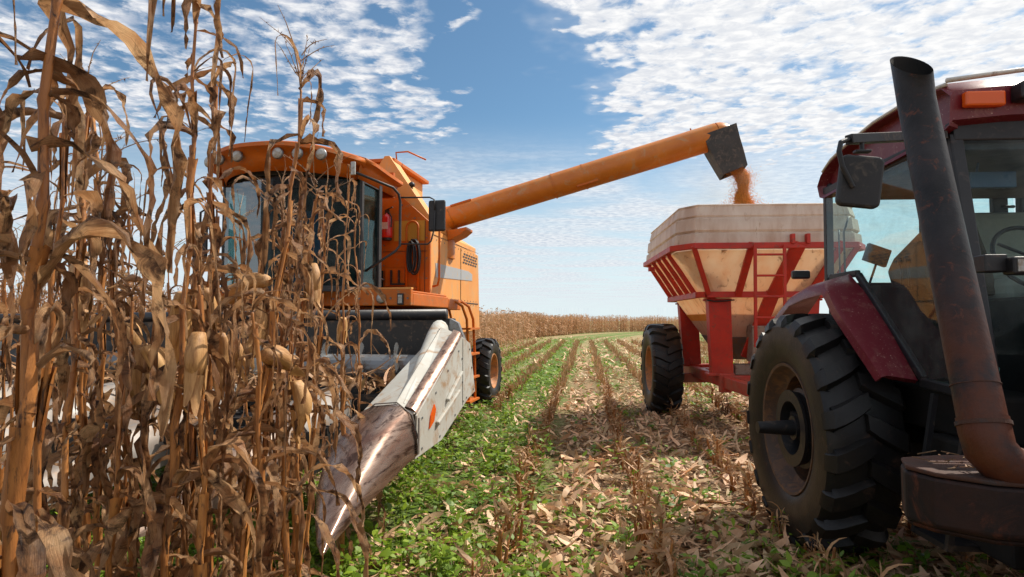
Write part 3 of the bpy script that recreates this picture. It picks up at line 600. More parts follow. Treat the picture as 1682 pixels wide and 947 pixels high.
b = MB(); b.loft([ring(.50, .82, 1.42, .10, .12), ring(.30, .5, 1.05, .08, .08)]); b.build('discharge_box', mat('grey_box_metal', (.20, .17, .15), .6, dirt=(.25, .14, .08), dirt_amt=.5), G, bevel=.01)
b = MB(); b.loft([ring(.49, .81, 1.44, .10, .12), ring(.72, 1.02, 1.78, .14, .16), ring(.65, .9, 1.84, .14, .16), ring(.02, .02, 2.0, .005, .005)]); b.build('grain_load', GRAIN, G)
b = MB(); rg = ring(1.40, 1.68, 2.76, .26, .36)
for i in range(8): b.bar(rg[i], rg[(i + 1) % 8], .06, .085)
for i in range(8): b.tube([Vector(rg[i]) - Vector((0, 0, .042)), Vector(rg[i]) + Vector((0, 0, .042))], .034, 8)
b.build('hopper_band', RED, G, bevel=.006)
b = MB(); rg = ring(.98, 1.26, 2.07, .10, .12)
for i in (0, 1, 2, 3, 4, 5, 6, 7): b.bar(rg[i], rg[(i + 1) % 8], .07, .09)
b.build('lower_band', RED, G, bevel=.006)
for s in (-1, 1):
    for sv in (-1, 1):
        b = MB(); b.bar((s * 1.16, sv * 1.69, 2.76), (s * .86, sv * 1.30, 2.08), .07, .05, (0, 1, 0)); b.build('corner_brace', RED, G, bevel=.005)
        b = MB(); b.loft([[(s * (.66 - .17) - 0, sv * 1.07 - .10, 2.06), (s * (.66 + .17), sv * 1.07 - .10, 2.06), (s * (.66 + .17), sv * 1.07 + .10, 2.06), (s * (.66 - .17), sv * 1.07 + .10, 2.06)], [(s * (.62 - .17), sv * 1.0 - .09, .86), (s * (.62 + .15), sv * 1.0 - .09, .86), (s * (.62 + .15), sv * 1.0 + .09, .86), (s * (.62 - .17), sv * 1.0 + .09, .86)]])
        b.box(s * .64 - .20, s * .64 + .20, sv * 1.0 - .12, sv * 1.0 + .12, .83, .87); b.box(s * .67 - .19, s * .67 + .19, sv * 1.06 - .12, sv * 1.06 + .12, 1.98, 2.01)
        b.build('leg', RED, G, bevel=.008)
for v0 in (-.9, -.45, .0, .5, 1.0):
    for s in (-1, 1): b = MB(); b.bar((s * 1.385, v0, 2.74), (s * .95, v0, 2.06), .07, .06, (0, 1, 0)); b.build('side_rib', RED, G, bevel=.005)
for u0, u1, wd in ((-.32, -.42, .10), (.34, .10, .20), (.95, .62, .10)):
    for sv in (-1, 1):
        b = MB(); b.bar((u0, sv * 1.69, 2.80), (u1, sv * 1.27, 2.05), wd, .06, (0, 1, 0))
        if wd > .15 and sv < 0: b.bar((u1, -1.27, 2.1), (-.16, -.82, 1.1), wd, .06, (0, 1, 0)); b.box(u0 - .13, u0 - .08, -1.75, -1.66, 2.78, 2.92); b.box(u0 + .08, u0 + .13, -1.75, -1.66, 2.78, 2.92)
        b.build('front_rib', RED, G, bevel=.006)
b = MB()
for u0 in (-.31, .10): b.bar((u0, -1.76, 2.76), (u0, -1.70, 1.30), .042, .035, (0, 1, 0))
for k in range(5): b.tube([(-.31, -1.755 + .01 * k, 2.62 - k * .30), (.10, -1.755 + .01 * k, 2.62 - k * .30)], .017, 8)
b.build('ladder', RED, G, bevel=.003)
b = MB()
for s in (-1, 1):
    b.bar((s * .62, 1.5, .76), (s * .62, -1.2, .76), .12, .17); b.bar((s * .62, -1.1, .76), (s * .16, -4.3, .62), .12, .17)
    b.box(s * .62 - .08, s * .62 + .08, -1.28, -1.16, .60, .88)
b.box(-.6, .6, .55, .75, .66, .82); b.box(-.6, .6, -1.15, -1.0, .68, .84); b.box(-.6, .6, 1.38, 1.5, .68, .84); b.box(-1.0, 1.0, .62, .82, .56, .72); b.bar((0, -4.2, .6), (0, -4.9, .55), .12, .1)
b.bar((-.62, .9, .86), (-.80, 1.1, 1.5), .05, .05, (0, 1, 0))
b.build('chassis', RED, G, bevel=.01)
b = MB()
for z in (1.66,): b.tube([(-.86, -1.19, 1.99), (-.75, -1.20, 1.97), (-.6, -1.20, 1.975), (-.45, -1.20, 1.99)], .012, 6)
b.build('safety_chain', BLACKM, G, smooth=True)
b = MB(); b.box(-1.50, -1.40, .2, .32, 2.55, 2.62); b.build('rear_bracket', RED, G, bevel=.004)
b = MB(); b.box(-.18, .18, -1.15, -.85, 1.05, 1.6); b.box(-.4, .05, -1.0, -.7, .84, 1.0); b.build('gear_box', mat('beige_gearbox', (.28, .20, .15), .7, dirt=(.2, .1, .06), dirt_amt=.5), G, bevel=.015)
for s in (-1, 1):
    e = MB(); e.disc(-.05, .22, (s * 1.22, .72, .81), 20, .1); wh = e.build('wheel', RIM_O, G)
    make_tyre(wh, (s * 1.22, .72, .81), .81, .52, .40, 18, .042, RIM_O, side=1 if s > 0 else -1, rot=.1, tread_dir=-1)

# falling grain
rs_ = np.random.RandomState(7)
def baked(name, V, F, m, smooth=False, parent=None):
    me = bpy.data.meshes.new(name); V = np.asarray(V, dtype=np.float32).reshape(-1, 3); F = np.asarray(F, dtype=np.int32); k = F.shape[1]
    me.vertices.add(len(V)); me.vertices.foreach_set('co', V.ravel()); me.loops.add(F.size); me.loops.foreach_set('vertex_index', F.ravel())
    me.polygons.add(len(F)); me.polygons.foreach_set('loop_start', np.arange(0, F.size, k, dtype=np.int32))
    try: me.polygons.foreach_set('loop_total', np.full(len(F), k, dtype=np.int32))
    except Exception: pass
    me.materials.append(m); me.update(calc_edges=True); me.validate()
    if smooth: me.polygons.foreach_set('use_smooth', np.ones(len(F), dtype=bool))
    o = bpy.data.objects.new(name, me); COL.objects.link(o); o.parent = parent
    return o
N = 42000
t = rs_.beta(1.1, 1.0, N); t = np.where(rs_.rand(N) < .97, t, t)
p0 = np.array([3.625, 9.72, 4.11]); p3 = np.array([3.85, 9.70, 3.30])
cx = p0[0] + (p3[0] - p0[0]) * t + .055 * np.sin(t * 7 + .3); cy = p0[1] + (p3[1] - p0[1]) * t; cz = p0[2] + (p3[2] - p0[2]) * t
wd = .075 + .07 * t + .03 * np.sin(t * 9 + 1); out_ = rs_.rand(N) < .12
wd = np.where(out_, wd * rs_.uniform(1.2, 3.0, N), wd)
a_ = rs_.rand(N) * 2 * pi; r_ = wd * np.sqrt(rs_.rand(N)) * (1 + .25 * rs_.randn(N) * .5)
x_ = cx + r_ * np.cos(a_) ; y_ = cy + r_ * np.sin(a_); z_ = cz + .03 * rs_.randn(N)
sz = rs_.uniform(.0036, .0056, N)
octa = np.array([[1, 0, 0], [-1, 0, 0], [0, 1, 0], [0, -1, 0], [0, 0, 1.2], [0, 0, -1.2]])
of = np.array([[0, 2, 4], [2, 1, 4], [1, 3, 4], [3, 0, 4], [2, 0, 5], [1, 2, 5], [3, 1, 5], [0, 3, 5]])
V = np.stack([x_, y_, z_], 1)[:, None, :] + octa[None] * sz[:, None, None]
F = (np.arange(N)[:, None, None] * 6 + of[None]).reshape(-1, 3)
o = baked('grain_stream', V, F, GRAIN); kind(o, 'stuff', 'golden corn kernels pouring from the spout into the hopper')

m = bpy.data.materials.new('grain_dust'); m.use_nodes = True; t = NT(m.node_tree)
vo = t.n('ShaderNodeVolumePrincipled', i={'Color': (.95, .88, .78, 1), 'Anisotropy': .3}); co = t.n('ShaderNodeTexCoord').outputs['Object']
ln = t.n('ShaderNodeVectorMath', operation='LENGTH', i={0: co}).outputs['Value']
t.set(vo, 'Density', t.math('MULTIPLY', t.math('MULTIPLY', t.ramp01(ln, 1., .1), t.ramp01(t.noise(co, 2.2, 3, .6), .35, .75)), .55))
t.n('ShaderNodeOutputMaterial', i={'Volume': vo.outputs[0]})
b = MB(); b.lathe([(-1, .001), (-.92, .39), (-.7, .71), (-.38, .92), (0, 1), (.38, .92), (.7, .71), (.92, .39), (1, .001)], (0, 0, 0), 2, 20)
o = b.build('dust_cloud', m, None, smooth=True); o.location = (3.55, 10.2, 3.75); o.scale = (1.5, 1.3, .95); kind(o, 'stuff', 'faint pale dust hanging round the falling grain')

# ------------------------------------------------------------------ tractor
TO = (3.35, 4.6, 0)
T = thing('tractor', 'dark red farm tractor with glazed cab and tall exhaust stack standing at the right', 'tractor', TO, -radians(3.7))
for s in (-1, 1):
    g = MB(); c_ = (s * 1.06, 0, .865)
    # hub: big black dual-wheel adapter ring, axle bar
    g.lathe([(s * .02, .30), (s * .10, .30), (s * .11, .27), (s * .15, .27), (s * .16, .285), (s * .18, .285), (s * .18, .20), (s * .02, .17), (s * .02, .05)], c_, 0, 36)
    g.lathe([(s * .02, .001), (s * .02, .10), (s * .16, .09), (s * .16, .06), (s * .40, .045), (s * .42, .045), (s * .42, .001)], c_, 0, 16)
    for k in range(8): a = k * pi / 4; g.disc(s * .11, .022, (c_[0], c_[1] + .235 * cos(a), c_[2] + .235 * sin(a)), 6, s * .04)
    wh = g.build('rear_wheel', BLACKM, T, auto=40)
    make_tyre(wh, c_, .865, .50, .480, 19, .055, RIM, side=s, rot=.12, tread_dir=1)
    g = MB(); c2 = (s * .95, -2.75, .64); g.disc(-.06, .2, c2, 20, .12); wh = g.build('front_wheel', BLACKM, T)
    make_tyre(wh, c2, .64, .38, .33, 18, .04, RIM, side=s)
    # fender
    g = MB(); secs = []
    for vo, zo, vi, zi, dv, dz in ((1.0, 1.45, 1.0, 1.47, -1, 0), (.80, 1.70, .8, 1.73, -.7, .7), (.42, 1.875, .42, 1.95, -.3, .9), (.10, 1.93, .15, 2.02, 0, 1), (-.24, 1.955, -.05, 2.03, .2, 1), (-.33, 1.89, -.14, 1.97, .6, .8), (-.43, 1.78, -.26, 1.89, .7, .7), (-.70, 1.58, -.57, 1.62, .75, .65), (-1.0, 1.36, -.87, 1.31, .8, .6)):
        ti = .035; lp = .085
        secs.append([(s * .79, vi, zi), (s * 1.02, vo + (vi - vo) * .25, zo + (zi - zo) * .25), (s * 1.07, vo + .01 * dv, zo - .02), (s * 1.075, vo + lp * dv, zo - lp * dz), (s * 1.06, vo + lp * dv, zo - lp * dz), (s * 1.05, vo + ti * dv, zo - ti * dz), (s * 1.0, vo + (vi - vo) * .3 + ti * dv, zo + (zi - zo) * .3 - ti * dz), (s * .79, vi + ti * dv, zi - ti * dz)])
    g.loft(secs); g.build('fender', PLUM, T, auto=50)
    g = MB(); g.box(s * 1.0 - .07, s * 1.0 + .07, .30, .36, 2.02, 2.09); g.build('work_lamp', BLACKM, T, bevel=.015)
# cab structure
CV0, CV1 = .36, -1.20
b = MB()
for s in (-1, 1):
    b.bar((s * .76, .36, 1.9), (s * .76, .34, 2.78), .06, .06, (0, 1, 0))               # rear pillar
    b.bar((s * .74, -1.19, 2.74), (s * .74, -1.42, 1.30), .075, .085, (0, 1, 0))          # front pillar
    b.bar((s * .77, -1.2, 2.735), (s * .77, .34, 2.735), .05, .08)
    b.bar((s * .77, .3, 2.03), (s * .77, -.14, 2.03), .04, .05); b.bar((s * .77, -.14, 2.02), (s * .77, -.90, 1.32), .04, .05); b.bar((s * .77, -.88, 1.30), (s * .77, -1.42, 1.27), .04, .06)
b.bar((-.76, -1.2, 2.76), (.76, -1.2, 2.76), .08, .12); b.bar((-.76, .34, 2.76), (.76, .34, 2.76), .06, .1); b.bar((-.76, .36, 1.95), (.76, .36, 1.95), .06, .08)
b.bar((.0, .36, 1.95), (0.0, .36, 2.75), .05, .05, (0, 1, 0)); b.bar((.595, .36, 1.95), (.595, .36, 2.75), .12, .05, (0, 1, 0)); b.bar((.595, .33, 2.60), (.70, .33, 2.60), .02, .025)
b.build('cab_frame', mat('black_cab_frame', (.010, .010, .012), .5, dirt=(.05, .035, .03), dirt_amt=.25, bump=.05), T, bevel=.012)
b = MB(); b.box(-.70, .70, -1.35, .3, 1.0, 1.26); b.box(-.76, .76, -.4, .40, 1.26, 1.93); b.box(-.42, .42, -1.6, -1.25, 1.0, 1.72); b.box(-.35, .35, -.3, .5, .6, 1.1); b.box(-.3, .74, -1.1, -.3, 1.2, 1.82); b.box(.70, .76, -1.2, -.3, 1.2, 2.0); b.build('cab_floor', INSIDE, T, bevel=.02)
for s in (-1, 1):
    b = MB(); b.prism([(.33, 2.03), (.33, 2.72), (-1.17, 2.70), (-1.40, 1.30), (-.88, 1.32), (-.15, 2.03)], 0, s * .782, s * .787); b.build('side_window', GLASS_T, T)
b = MB(); b.add([(-.72, -1.235, 2.70), (.72, -1.235, 2.70), (.72, -1.42, 1.50), (-.72, -1.42, 1.50), (-.72, -1.23, 2.70), (.72, -1.23, 2.70), (.72, -1.415, 1.50), (-.72, -1.415, 1.50)], [(0, 1, 2, 3), (7, 6, 5, 4)]); b.build('windshield', GLASS_T, T)
b = MB(); b.box(-.73, .73, .385, .39, 1.98, 2.72); b.build('rear_window', GLASS_T, T)
# roof: plum shell with rounded rear, sunlit top edge painted as a pale line
def rsec(u, dz=0., inset=0.):
    pr = [(.36, 2.70), (.40, 2.80), (.33, 2.875), (.18, 2.93), (-.1, 2.985), (-.5, 3.03 - .0), (-1.0, 3.03), (-1.24, 3.0), (-1.32, 2.93), (-1.30, 2.77), (-1.2, 2.735), (.3, 2.68)]
    return [(u, y * (1 - inset) - .4 * inset, z + dz) for y, z in pr]
b = MB(); b.loft([rsec(-.74, -.0, .06), rsec(-.82, .0, 0), rsec(-.80, .03, .0), rsec(-.5, .055, 0), rsec(0, .07, 0), rsec(.5, .055, 0), rsec(.80, .03, 0), rsec(.82, 0, 0), rsec(.74, 0, .06)])
b.build('cab_roof', PLUM, T, auto=50)
b = MB()
for s in (-1, 1): b.tube([(s * .815, .30, 2.90), (s * .815, .15, 2.962), (s * .815, -.1, 3.007), (s * .815, -.5, 3.05), (s * .815, -1.0, 3.052), (s * .81, -1.27, 3.015)], .012, 6)
b.tube([(-.82, -1.29, 3.03), (-.4, -1.315, 3.075), (.4, -1.315, 3.075), (.82, -1.29, 3.03)], .014, 6); b.build('roof_edge_highlight', ROOF_LIT, T, smooth=True)
b = MB(); b.box(-.72, .72, -1.18, .30, 2.66, 2.735); b.build('roof_lining', mat('roof_lining_cloth', (.05, .055, .07), .9, second=(.10, .11, .13), scale=5, bump=.6, bscale=9), T, bevel=.01)
b = MB(); b.box(-.76, -.55, -1.36, -1.31, 2.86, 2.945); b.build('turn_signal', AMBER, T, bevel=.012)
b = MB(); b.box(-.50, -.28, -1.41, -1.31, 2.88, 2.98); o = b.build('work_lamp', BLACKM, T, bevel=.015); b = MB(); b.box(-.475, -.305, -1.418, -1.411, 2.895, 2.965); b.build('lens', LENS, o)
# lamp bar beside the windshield
b = MB(); b.bar((-.76, -1.40, 1.99), (-1.02, -1.88, 1.945), .03, .05); b.bar((-1.03, -1.88, 1.94), (-.60, -1.93, 1.94), .025, .03); b.box(-1.08, -.98, -1.92, -1.84, 1.90, 1.98); b.build('lamp_bar', BLACKM, T, bevel=.006)
b = MB(); b.box(-.99, -.83, -1.97, -1.89, 1.885, 1.965); o = b.build('front_lamp', BLACKM, T, bevel=.01); b = MB(); b.box(-.978, -.842, -1.976, -1.971, 1.898, 1.952); b.build('lens', LENS, o)
# interior
b = MB(); b.box(-.02, .50, -.16, -.02, 1.95, 2.48); b.box(-.05, .50, -.65, -.1, 1.80, 1.97); b.build('driver_seat', SEATC, T, bevel=.06)
b = MB(); b.loft([[(-.42, .05, 1.85), (-.02, .05, 1.85), (-.02, -.5, 1.85), (-.42, -.5, 1.85)], [(-.50, .0, 2.05), (-.02, .0, 2.12), (-.02, -.42, 2.12), (-.50, -.38, 2.06)], [(-.48, -.05, 2.14), (-.02, -.05, 2.30), (-.02, -.34, 2.29), (-.46, -.32, 2.15)], [(-.30, -.08, 2.34), (-.02, -.08, 2.42), (-.02, -.30, 2.40), (-.28, -.28, 2.33)]]); b.build('seat_cover', SEATB, T, bevel=.03)
b = MB(); cst = Vector((-.07, -.85, 2.07)); ax1 = Vector((1, 0, 0)); ax2 = Vector((0, .45, .89))
b.tube([cst + ax1 * (.225 * cos(a)) + ax2 * (.225 * sin(a)) for a in [i * pi / 14 for i in range(29)]], .014, 8, cap=False)
for a in (.5, 2.6, 4.7): b.tube([cst, cst + ax1 * (.2 * cos(a)) + ax2 * (.2 * sin(a))], .01, 6)
b.tube([cst, Vector((-.07, -1.15, 1.6))], .04, 8); b.box(-.25, .5, -1.38, -1.15, 1.6, 1.98); b.build('steering_wheel', BLACKM, T, smooth=False)
b = MB()
for u0, v0 in ((-.52, -.25), (-.45, -.1), (-.55, -.4)): b.tube([(u0, v0, 1.9), (u0 - .02, v0 - .02, 2.08)], .007, 6); b.tube([(u0 - .02, v0 - .02, 2.08), (u0 - .025, v0 - .025, 2.13)], .018, 8)
b.build('control_lever', BLACKM, T, smooth=True)
b = MB(); m_ = Matrix.Translation((-.50, .12, 2.19)) @ Matrix.Rotation(.35, 4, 'Y'); b.box(-.09, .09, -.02, .02, -.07, .07, m_); b.tube([(-.5, .12, 2.14), (-.56, .15, 1.93)], .01, 6); b.build('monitor', DARK, T, bevel=.008)
b = MB(); b.box(-.45, -.18, -.9, -.86, 2.50, 2.60); b.tube([(-.40, -.88, 2.6), (-.38, -.88, 2.72)], .008, 6); b.build('interior_mirror', mat('dim_mirror_blue', (.04, .08, .16), .3), T, bevel=.02)
b = MB(); b.tube([(-.66, .30, 2.0), (-.66, .30, 2.4), (-.62, .30, 2.52)], .008, 6); b.tube([(-.70, .30, 2.0), (-.70, .30, 2.42)], .006, 6); b.build('window_stay', STEEL, T, smooth=True)
# bag of cloth on the cab floor
b = MB(); secs = []
for i in range(9):
    a = i / 8 * pi; secs.append([(-.62 + .09 * cos(q) * sin(a) + .015 * sin(5 * q + i), -1.10 - .16 * cos(a) + .02 * sin(3 * q), 1.42 + .11 * sin(q) * sin(a) ** .7 + .012 * cos(4 * q + 2 * i)) for q in [2 * pi * k / 16 for k in range(16)]])
b.loft(secs); tag(b.build('cloth_bag', TEALC, None, smooth=True), 'crumpled teal cloth bag lying on the tractor cab floor behind the side glass', 'bag')
bag = COL.objects['cloth_bag']; bag.location = TO; bag.rotation_euler = (0, 0, -radians(3.7))
# left mirror on its arm
b = MB(); b.bar((-.80, -1.22, 2.74), (-1.50, -1.58, 2.62), .045, .05); b.tube([(-1.50, -1.58, 2.62), (-1.55, -1.60, 2.60), (-1.565, -1.61, 2.55), (-1.55, -1.61, 2.47), (-1.50, -1.61, 2.36)], .014, 8); b.tube([(-1.42, -1.55, 2.62), (-1.42, -1.55, 2.56)], .012, 6); b.box(-1.46, -1.38, -1.57, -1.53, 2.555, 2.57)
b.build('mirror_arm', BLACKM, T, bevel=.004)
m_ = Matrix.Translation((-1.455, -1.585, 2.395)) @ Matrix.Rotation(radians(8), 4, 'Y') @ Matrix.Rotation(radians(-6), 4, 'Z')
b = MB(); b.prism([(-.105, -.115), (-.085, -.135), (.085, -.135), (.105, -.115), (.105, .115), (.085, .135), (-.085, .135), (-.105, .115)], 1, -.022, .022); b.v = [tuple(m_ @ Vector(p)) for p in b.v]; b.build('side_mirror', DARK, T, bevel=.014)
# exhaust
Pt = Vector((-1.385, -1.90, 2.955)); Pb = Vector((-1.455, -2.42, 1.32))
pd = (Pt - Pb).normalized()
EX = mat('sooty_exhaust_metal', (.007, .007, .009), .5, spec=.3, dirt=(.13, .042, .022), dirt_amt=.26, dirt_scale=16, second=(.028, .025, .028), bump=.25, bscale=30, low=((.085, .024, .010), 1.40, 2.10))
pts = [Pt + Vector((-.02, -.05, -.015)), Pt - pd * .30, Pb.lerp(Pt, .66), Pb.lerp(Pt, .5), Pb]
b = MB(); b.tube(pts, [.076, .075, .075, .076, .079], 28, cap=False)
for i in range(28):
    p = Vector(b.v[i]); b.v[i] = tuple(p - pd * (.105 * max(0, 1 - (p - pts[0]).y / .075)))
e = Pb; q = [e, e - pd * .05, e + Vector((-.0, -.035, -.11)), e + Vector((.045, -.04, -.165)), e + Vector((.12, -.04, -.19)), e + Vector((.62, -.02, -.19))]
b.tube(q, [.083, .083, .083, .083, .083, .083], 24); o = b.build('exhaust_stack', EX, T, auto=60)
b = MB(); b.tube(pts[:2] + [Pt - pd * .4, Pt - pd * .5], [.0715, .0700, .0700, .0700], 28, cap=False)
for i in range(28):
    p = Vector(b.v[i]); b.v[i] = tuple(p - pd * (.105 * max(0, 1 - (p - pts[0]).y / .075) + .004))
b.tube([Pt - pd * .5, Pt - pd * .52], .070, 24); b.build('stack_bore', INSIDE, o)
b = MB(); b.tube([Pb - pd * .03, Pb - pd * .015], .088, 28); b.tube([Pb + pd * .12, Pb + pd * .123], .0815, 28); b.build('pipe_clamp', RUST, o)
# box with rusty lid under the exhaust
def tray(z, k=1.):
    return [(-1.66, -2.28, z), (-1.62, -2.40 * k, z), (-1.48, -2.52 * k, z), (-1.2, -2.58 * k, z), (-.5, -2.58 * k, z), (-.5, -2.1, z), (-1.4, -2.08, z), (-1.6, -2.14, z)]
b = MB(); b.loft([tray(.90, .99), tray(.92), tray(1.07), tray(1.09)]); b.loft([[(x + .02, y + .02, z) for x, y, z in tray(.875, .99)], [(x + .01, y + .01, z) for x, y, z in tray(.898, .99)]]); tr_ = b.build('side_box', mat('rusty_box_paint', (.010, .009, .010), .65, second=(.030, .013, .010), amt=.4, scale=5, spec=.25, dirt=(.11, .032, .016), dirt_amt=.3, dirt_scale=5, bump=.25, bscale=18), T, bevel=.014)
b = MB(); b.loft([[(x * .99 - .012, y * .99 - .02, z) for x, y, z in tray(1.094)], [(x * .99 - .012, y * .99 - .02, z) for x, y, z in tray(1.112)]]); b.build('box_lid', RUST, tr_, bevel=.006)
b = MB()
rg_ = random.Random(9)
for k in range(90):
    p = Vector((rg_.uniform(-1.55, -.8), rg_.uniform(-2.45, -2.15), 1.122 + rg_.random() * .015)); a = rg_.random() * 6.28; L = rg_.uniform(.02, .07)
    b.bar(p, p + Vector((cos(a) * L, sin(a) * L, rg_.uniform(-.003, .02))), .005, .003)
kind(b.build('straw_scraps', LITTERB, tr_), 'stuff')
# hood, engine, front axle, step
b = MB(); b.loft([[(-.40, -1.45, 1.1), (-.40, -1.45, 1.72), (-.30, -1.45, 1.80), (.30, -1.45, 1.80), (.40, -1.45, 1.72), (.40, -1.45, 1.1)], [(-.36, -3.4, 1.05), (-.36, -3.4, 1.52), (-.26, -3.4, 1.60), (.26, -3.4, 1.60), (.36, -3.4, 1.52), (.36, -3.4, 1.05)]]); b.build('hood', PLUM, T, bevel=.02)
b = MB(); b.box(-.28, .28, -3.4, -.4, .60, 1.12); b.box(-.2, .2, -3.9, -3.3, .6, 1.0); b.box(-.85, .85, -2.85, -2.65, .52, .68); b.box(-1.2, 1.2, -.12, .12, .78, .98); b.box(-.78, -.45, -1.6, -.9, .45, 1.0); b.box(.45, .78, -1.6, -.9, .45, 1.0); b.box(-.9, -.5, -2.4, -1.9, .7, 1.08); b.build('engine_block', INSIDE, T, bevel=.02)
b = MB()
for z in (.45, .75): b.box(-.95, -.70, -1.35, -1.05, z, z + .03)
b.bar((-.94, -1.35, .45), (-.80, -1.35, 1.25), .03, .03); b.bar((-.94, -1.05, .45), (-.80, -1.05, 1.25), .03, .03); b.build('cab_step', BLACKM, T)
# hydraulic hoses at the rear (red trailer hitch cover seen under the fender)
b = MB(); b.box(-.5, .5, .35, .75, .55, .75); b.bar((0, .4, .6), (0, 1.15, .55), .1, .06); b.build('hitch', RED, T, bevel=.01)
#PART2
# ------------------------------------------------------------------ dry corn plants
def leaf_mesh(name, rng, L, W, e0, droop, az_w, twist, curl, seg=20, kink=None, thin=1.):
    """leaf growing from the origin toward +x; returns mesh. e0 start elevation, droop: elevation change along the leaf"""
    pos = Vector((0, 0, 0)); el = e0; az = 0.; vs = []; uv = []
    wph = rng.uniform(0, 6.28); wf = rng.uniform(2.2, 4.5); tw0 = rng.uniform(-.4, .4)
    kk = kink if kink is not None else rng.uniform(.15, .5)
    for i in range(seg + 1):
        t = i / seg
        d = Vector((cos(az) * cos(el), sin(az) * cos(el), sin(el)))
        s0 = Vector((-sin(az), cos(az), 0)); n0 = d.cross(s0)
        tw = tw0 * t + twist * t * t + .35 * sin(wph + t * 5)
        s1 = s0 * cos(tw) + n0 * sin(tw); n1 = d.cross(s1)
        wdt = W * .5 * min(1, .35 + t * 3.2) * (1 - t ** 2.6) ** .8 * (1 + .16 * sin(wph + t * 17)) * thin * rng.uniform(.78, 1.12) + .0012
        fold = curl * (.55 + .45 * sin(wph * 1.3 + t * 6))
        for j, q in enumerate((-1, -.5, 0, .5, 1)):
            wave = (.20 * abs(q) ** 1.5 * sin(wf * 6.28 * t + (0 if q < 0 else 1.9)) + rng.uniform(-.12, .12)) * W * thin
            qq = q * (rng.uniform(.55, 1.0) if abs(q) == 1 and rng.random() < .4 else 1); vs.append(pos + s1 * (qq * wdt * cos(fold * abs(q))) + n1 * (abs(qq) * wdt * sin(fold) + wave)); uv.append((j / 4, t * L * 2))
        stp = L / seg
        pos = pos + d * stp
        rate = droop * (2.6 if abs(t - kk) < .09 else .75)
        el += rate / seg + rng.uniform(-.13, .13); el = max(el, -1.62) if el < -1.2 else el
        az += az_w / seg + rng.uniform(-.17, .17)
    fs = [(i * 5 + j, i * 5 + j + 1, (i + 1) * 5 + j + 1, (i + 1) * 5 + j) for i in range(seg) for j in range(4)]
    b = MB(); b.v = [tuple(p) for p in vs]; b.f = fs
    return b.mesh(name, LEAF, True, uv)

RL = random.Random(11)
LEAVES = {'arch': [], 'hang': [], 'loop': [], 'rag': []}
for k in range(14): LEAVES['arch'].append(leaf_mesh('leaf', RL, RL.uniform(.42, .72), RL.uniform(.036, .058), RL.uniform(.8, 1.35), -RL.uniform(2.4, 3.6), RL.uniform(-1.6, 1.6), RL.uniform(-4.5, 4.5), RL.uniform(.8, 1.5)))
for k in range(16): LEAVES['hang'].append(leaf_mesh('leaf', RL, RL.uniform(.35, .68), RL.uniform(.036, .060), RL.uniform(.1, .8), -RL.uniform(2.0, 2.5), RL.uniform(-1.2, 1.2), RL.uniform(-5, 5), RL.uniform(.9, 1.6), kink=.07))
for k in range(8): LEAVES['loop'].append(leaf_mesh('leaf', RL, RL.uniform(.45, .85), RL.uniform(.020, .034), RL.uniform(1.15, 1.4), -RL.uniform(3.6, 5.6), RL.uniform(-2.5, 2.5), RL.uniform(-5, 5), RL.uniform(1., 1.5), thin=.8))
for k in range(14): LEAVES['rag'].append(leaf_mesh('leaf', RL, RL.uniform(.12, .34), RL.uniform(.018, .042), RL.uniform(-.4, 1.1), -RL.uniform(1., 3.), RL.uniform(-2.5, 2.5), RL.uniform(-5, 5), RL.uniform(.8, 1.5), seg=9))

def ear_mesh(rng, L=.24, R=.031, open_=False):
    b = MB(); secs = []; n = 14
    for i in range(11):
        t = i / 10; r = R * (.35 + 1.0 * sin(pi * min(1, .12 + t * .88)) ** .75) * (1 if t < .6 else (1 - (t - .6) * 1.35)); r = max(r, .004)
        secs.append([(r * (1 + .10 * sin(3 * a + t * 3)) * cos(a) + .012 * sin(t * 4), r * (1 + .10 * sin(3 * a + t * 3)) * sin(a), -L * t) for a in [2 * pi * j / n for j in range(n)]])
    b.loft(secs)
    for k in range(5):                          # loose husk tips
        a = k * 1.3 + rng.random(); st = .25 + .5 * rng.random(); w_ = .017; q = []
        for i in range(6):
            t = st + i * .13; rr = R * 1.16 * (1 if t < .75 else max(.35, 1 - (t - .75) * 1.2)) + .004 + .02 * (i / 5) ** 2 * rng.random()
            ww = w_ * (1 - (i / 5) ** 2 * .85); z = -L * t
            q.append([(rr * cos(a + s_ * ww / R), rr * sin(a + s_ * ww / R), z) for s_ in (-1, 0, 1)])
        b.loft(q, cap=False, closed=False)
    return b.mesh('ear', HUSK, True)
EARS = [ear_mesh(RL, RL.uniform(.15, .20), RL.uniform(.021, .027)) for k in range(5)]

def tassel_mesh(rng, n=8, L=.26):
    b = MB()
    def spike(p, d, L_, r):
        pts = [p]; q = p.copy(); d = d.copy()
        for i in range(5): d = (d + Vector((rng.uniform(-.2, .2), rng.uniform(-.2, .2), -.10))).normalized(); q = q + d * (L_ / 5); pts.append(q)
        b.tube(pts, [r, r * .9, r * .8, r * .7, r * .5, r * .25], 4)
        for i in range(11):
            m = rng.uniform(.5, 4.8); a = int(m); c = pts[a].lerp(pts[a + 1], m - a); e = c + Vector((rng.uniform(-1, 1), rng.uniform(-1, 1), rng.uniform(-.6, 1))).normalized() * rng.uniform(.008, .018)
            w_ = Vector((rng.uniform(-1, 1), rng.uniform(-1, 1), 0)).normalized() * .003
            b.add([c - w_, c + w_, e], [(0, 1, 2)])
    spike(Vector((0, 0, 0)), Vector((0, 0, 1)), L, .003)
    for k in range(n):
        a = rng.random() * 6.28; z = rng.uniform(0, L * .45); d = Vector((cos(a) * .6, sin(a) * .6, .8)).normalized(); spike(Vector((0, 0, z)), d, L * rng.uniform(.4, .75), .002)
    return b.mesh('tassel', TASS, False)
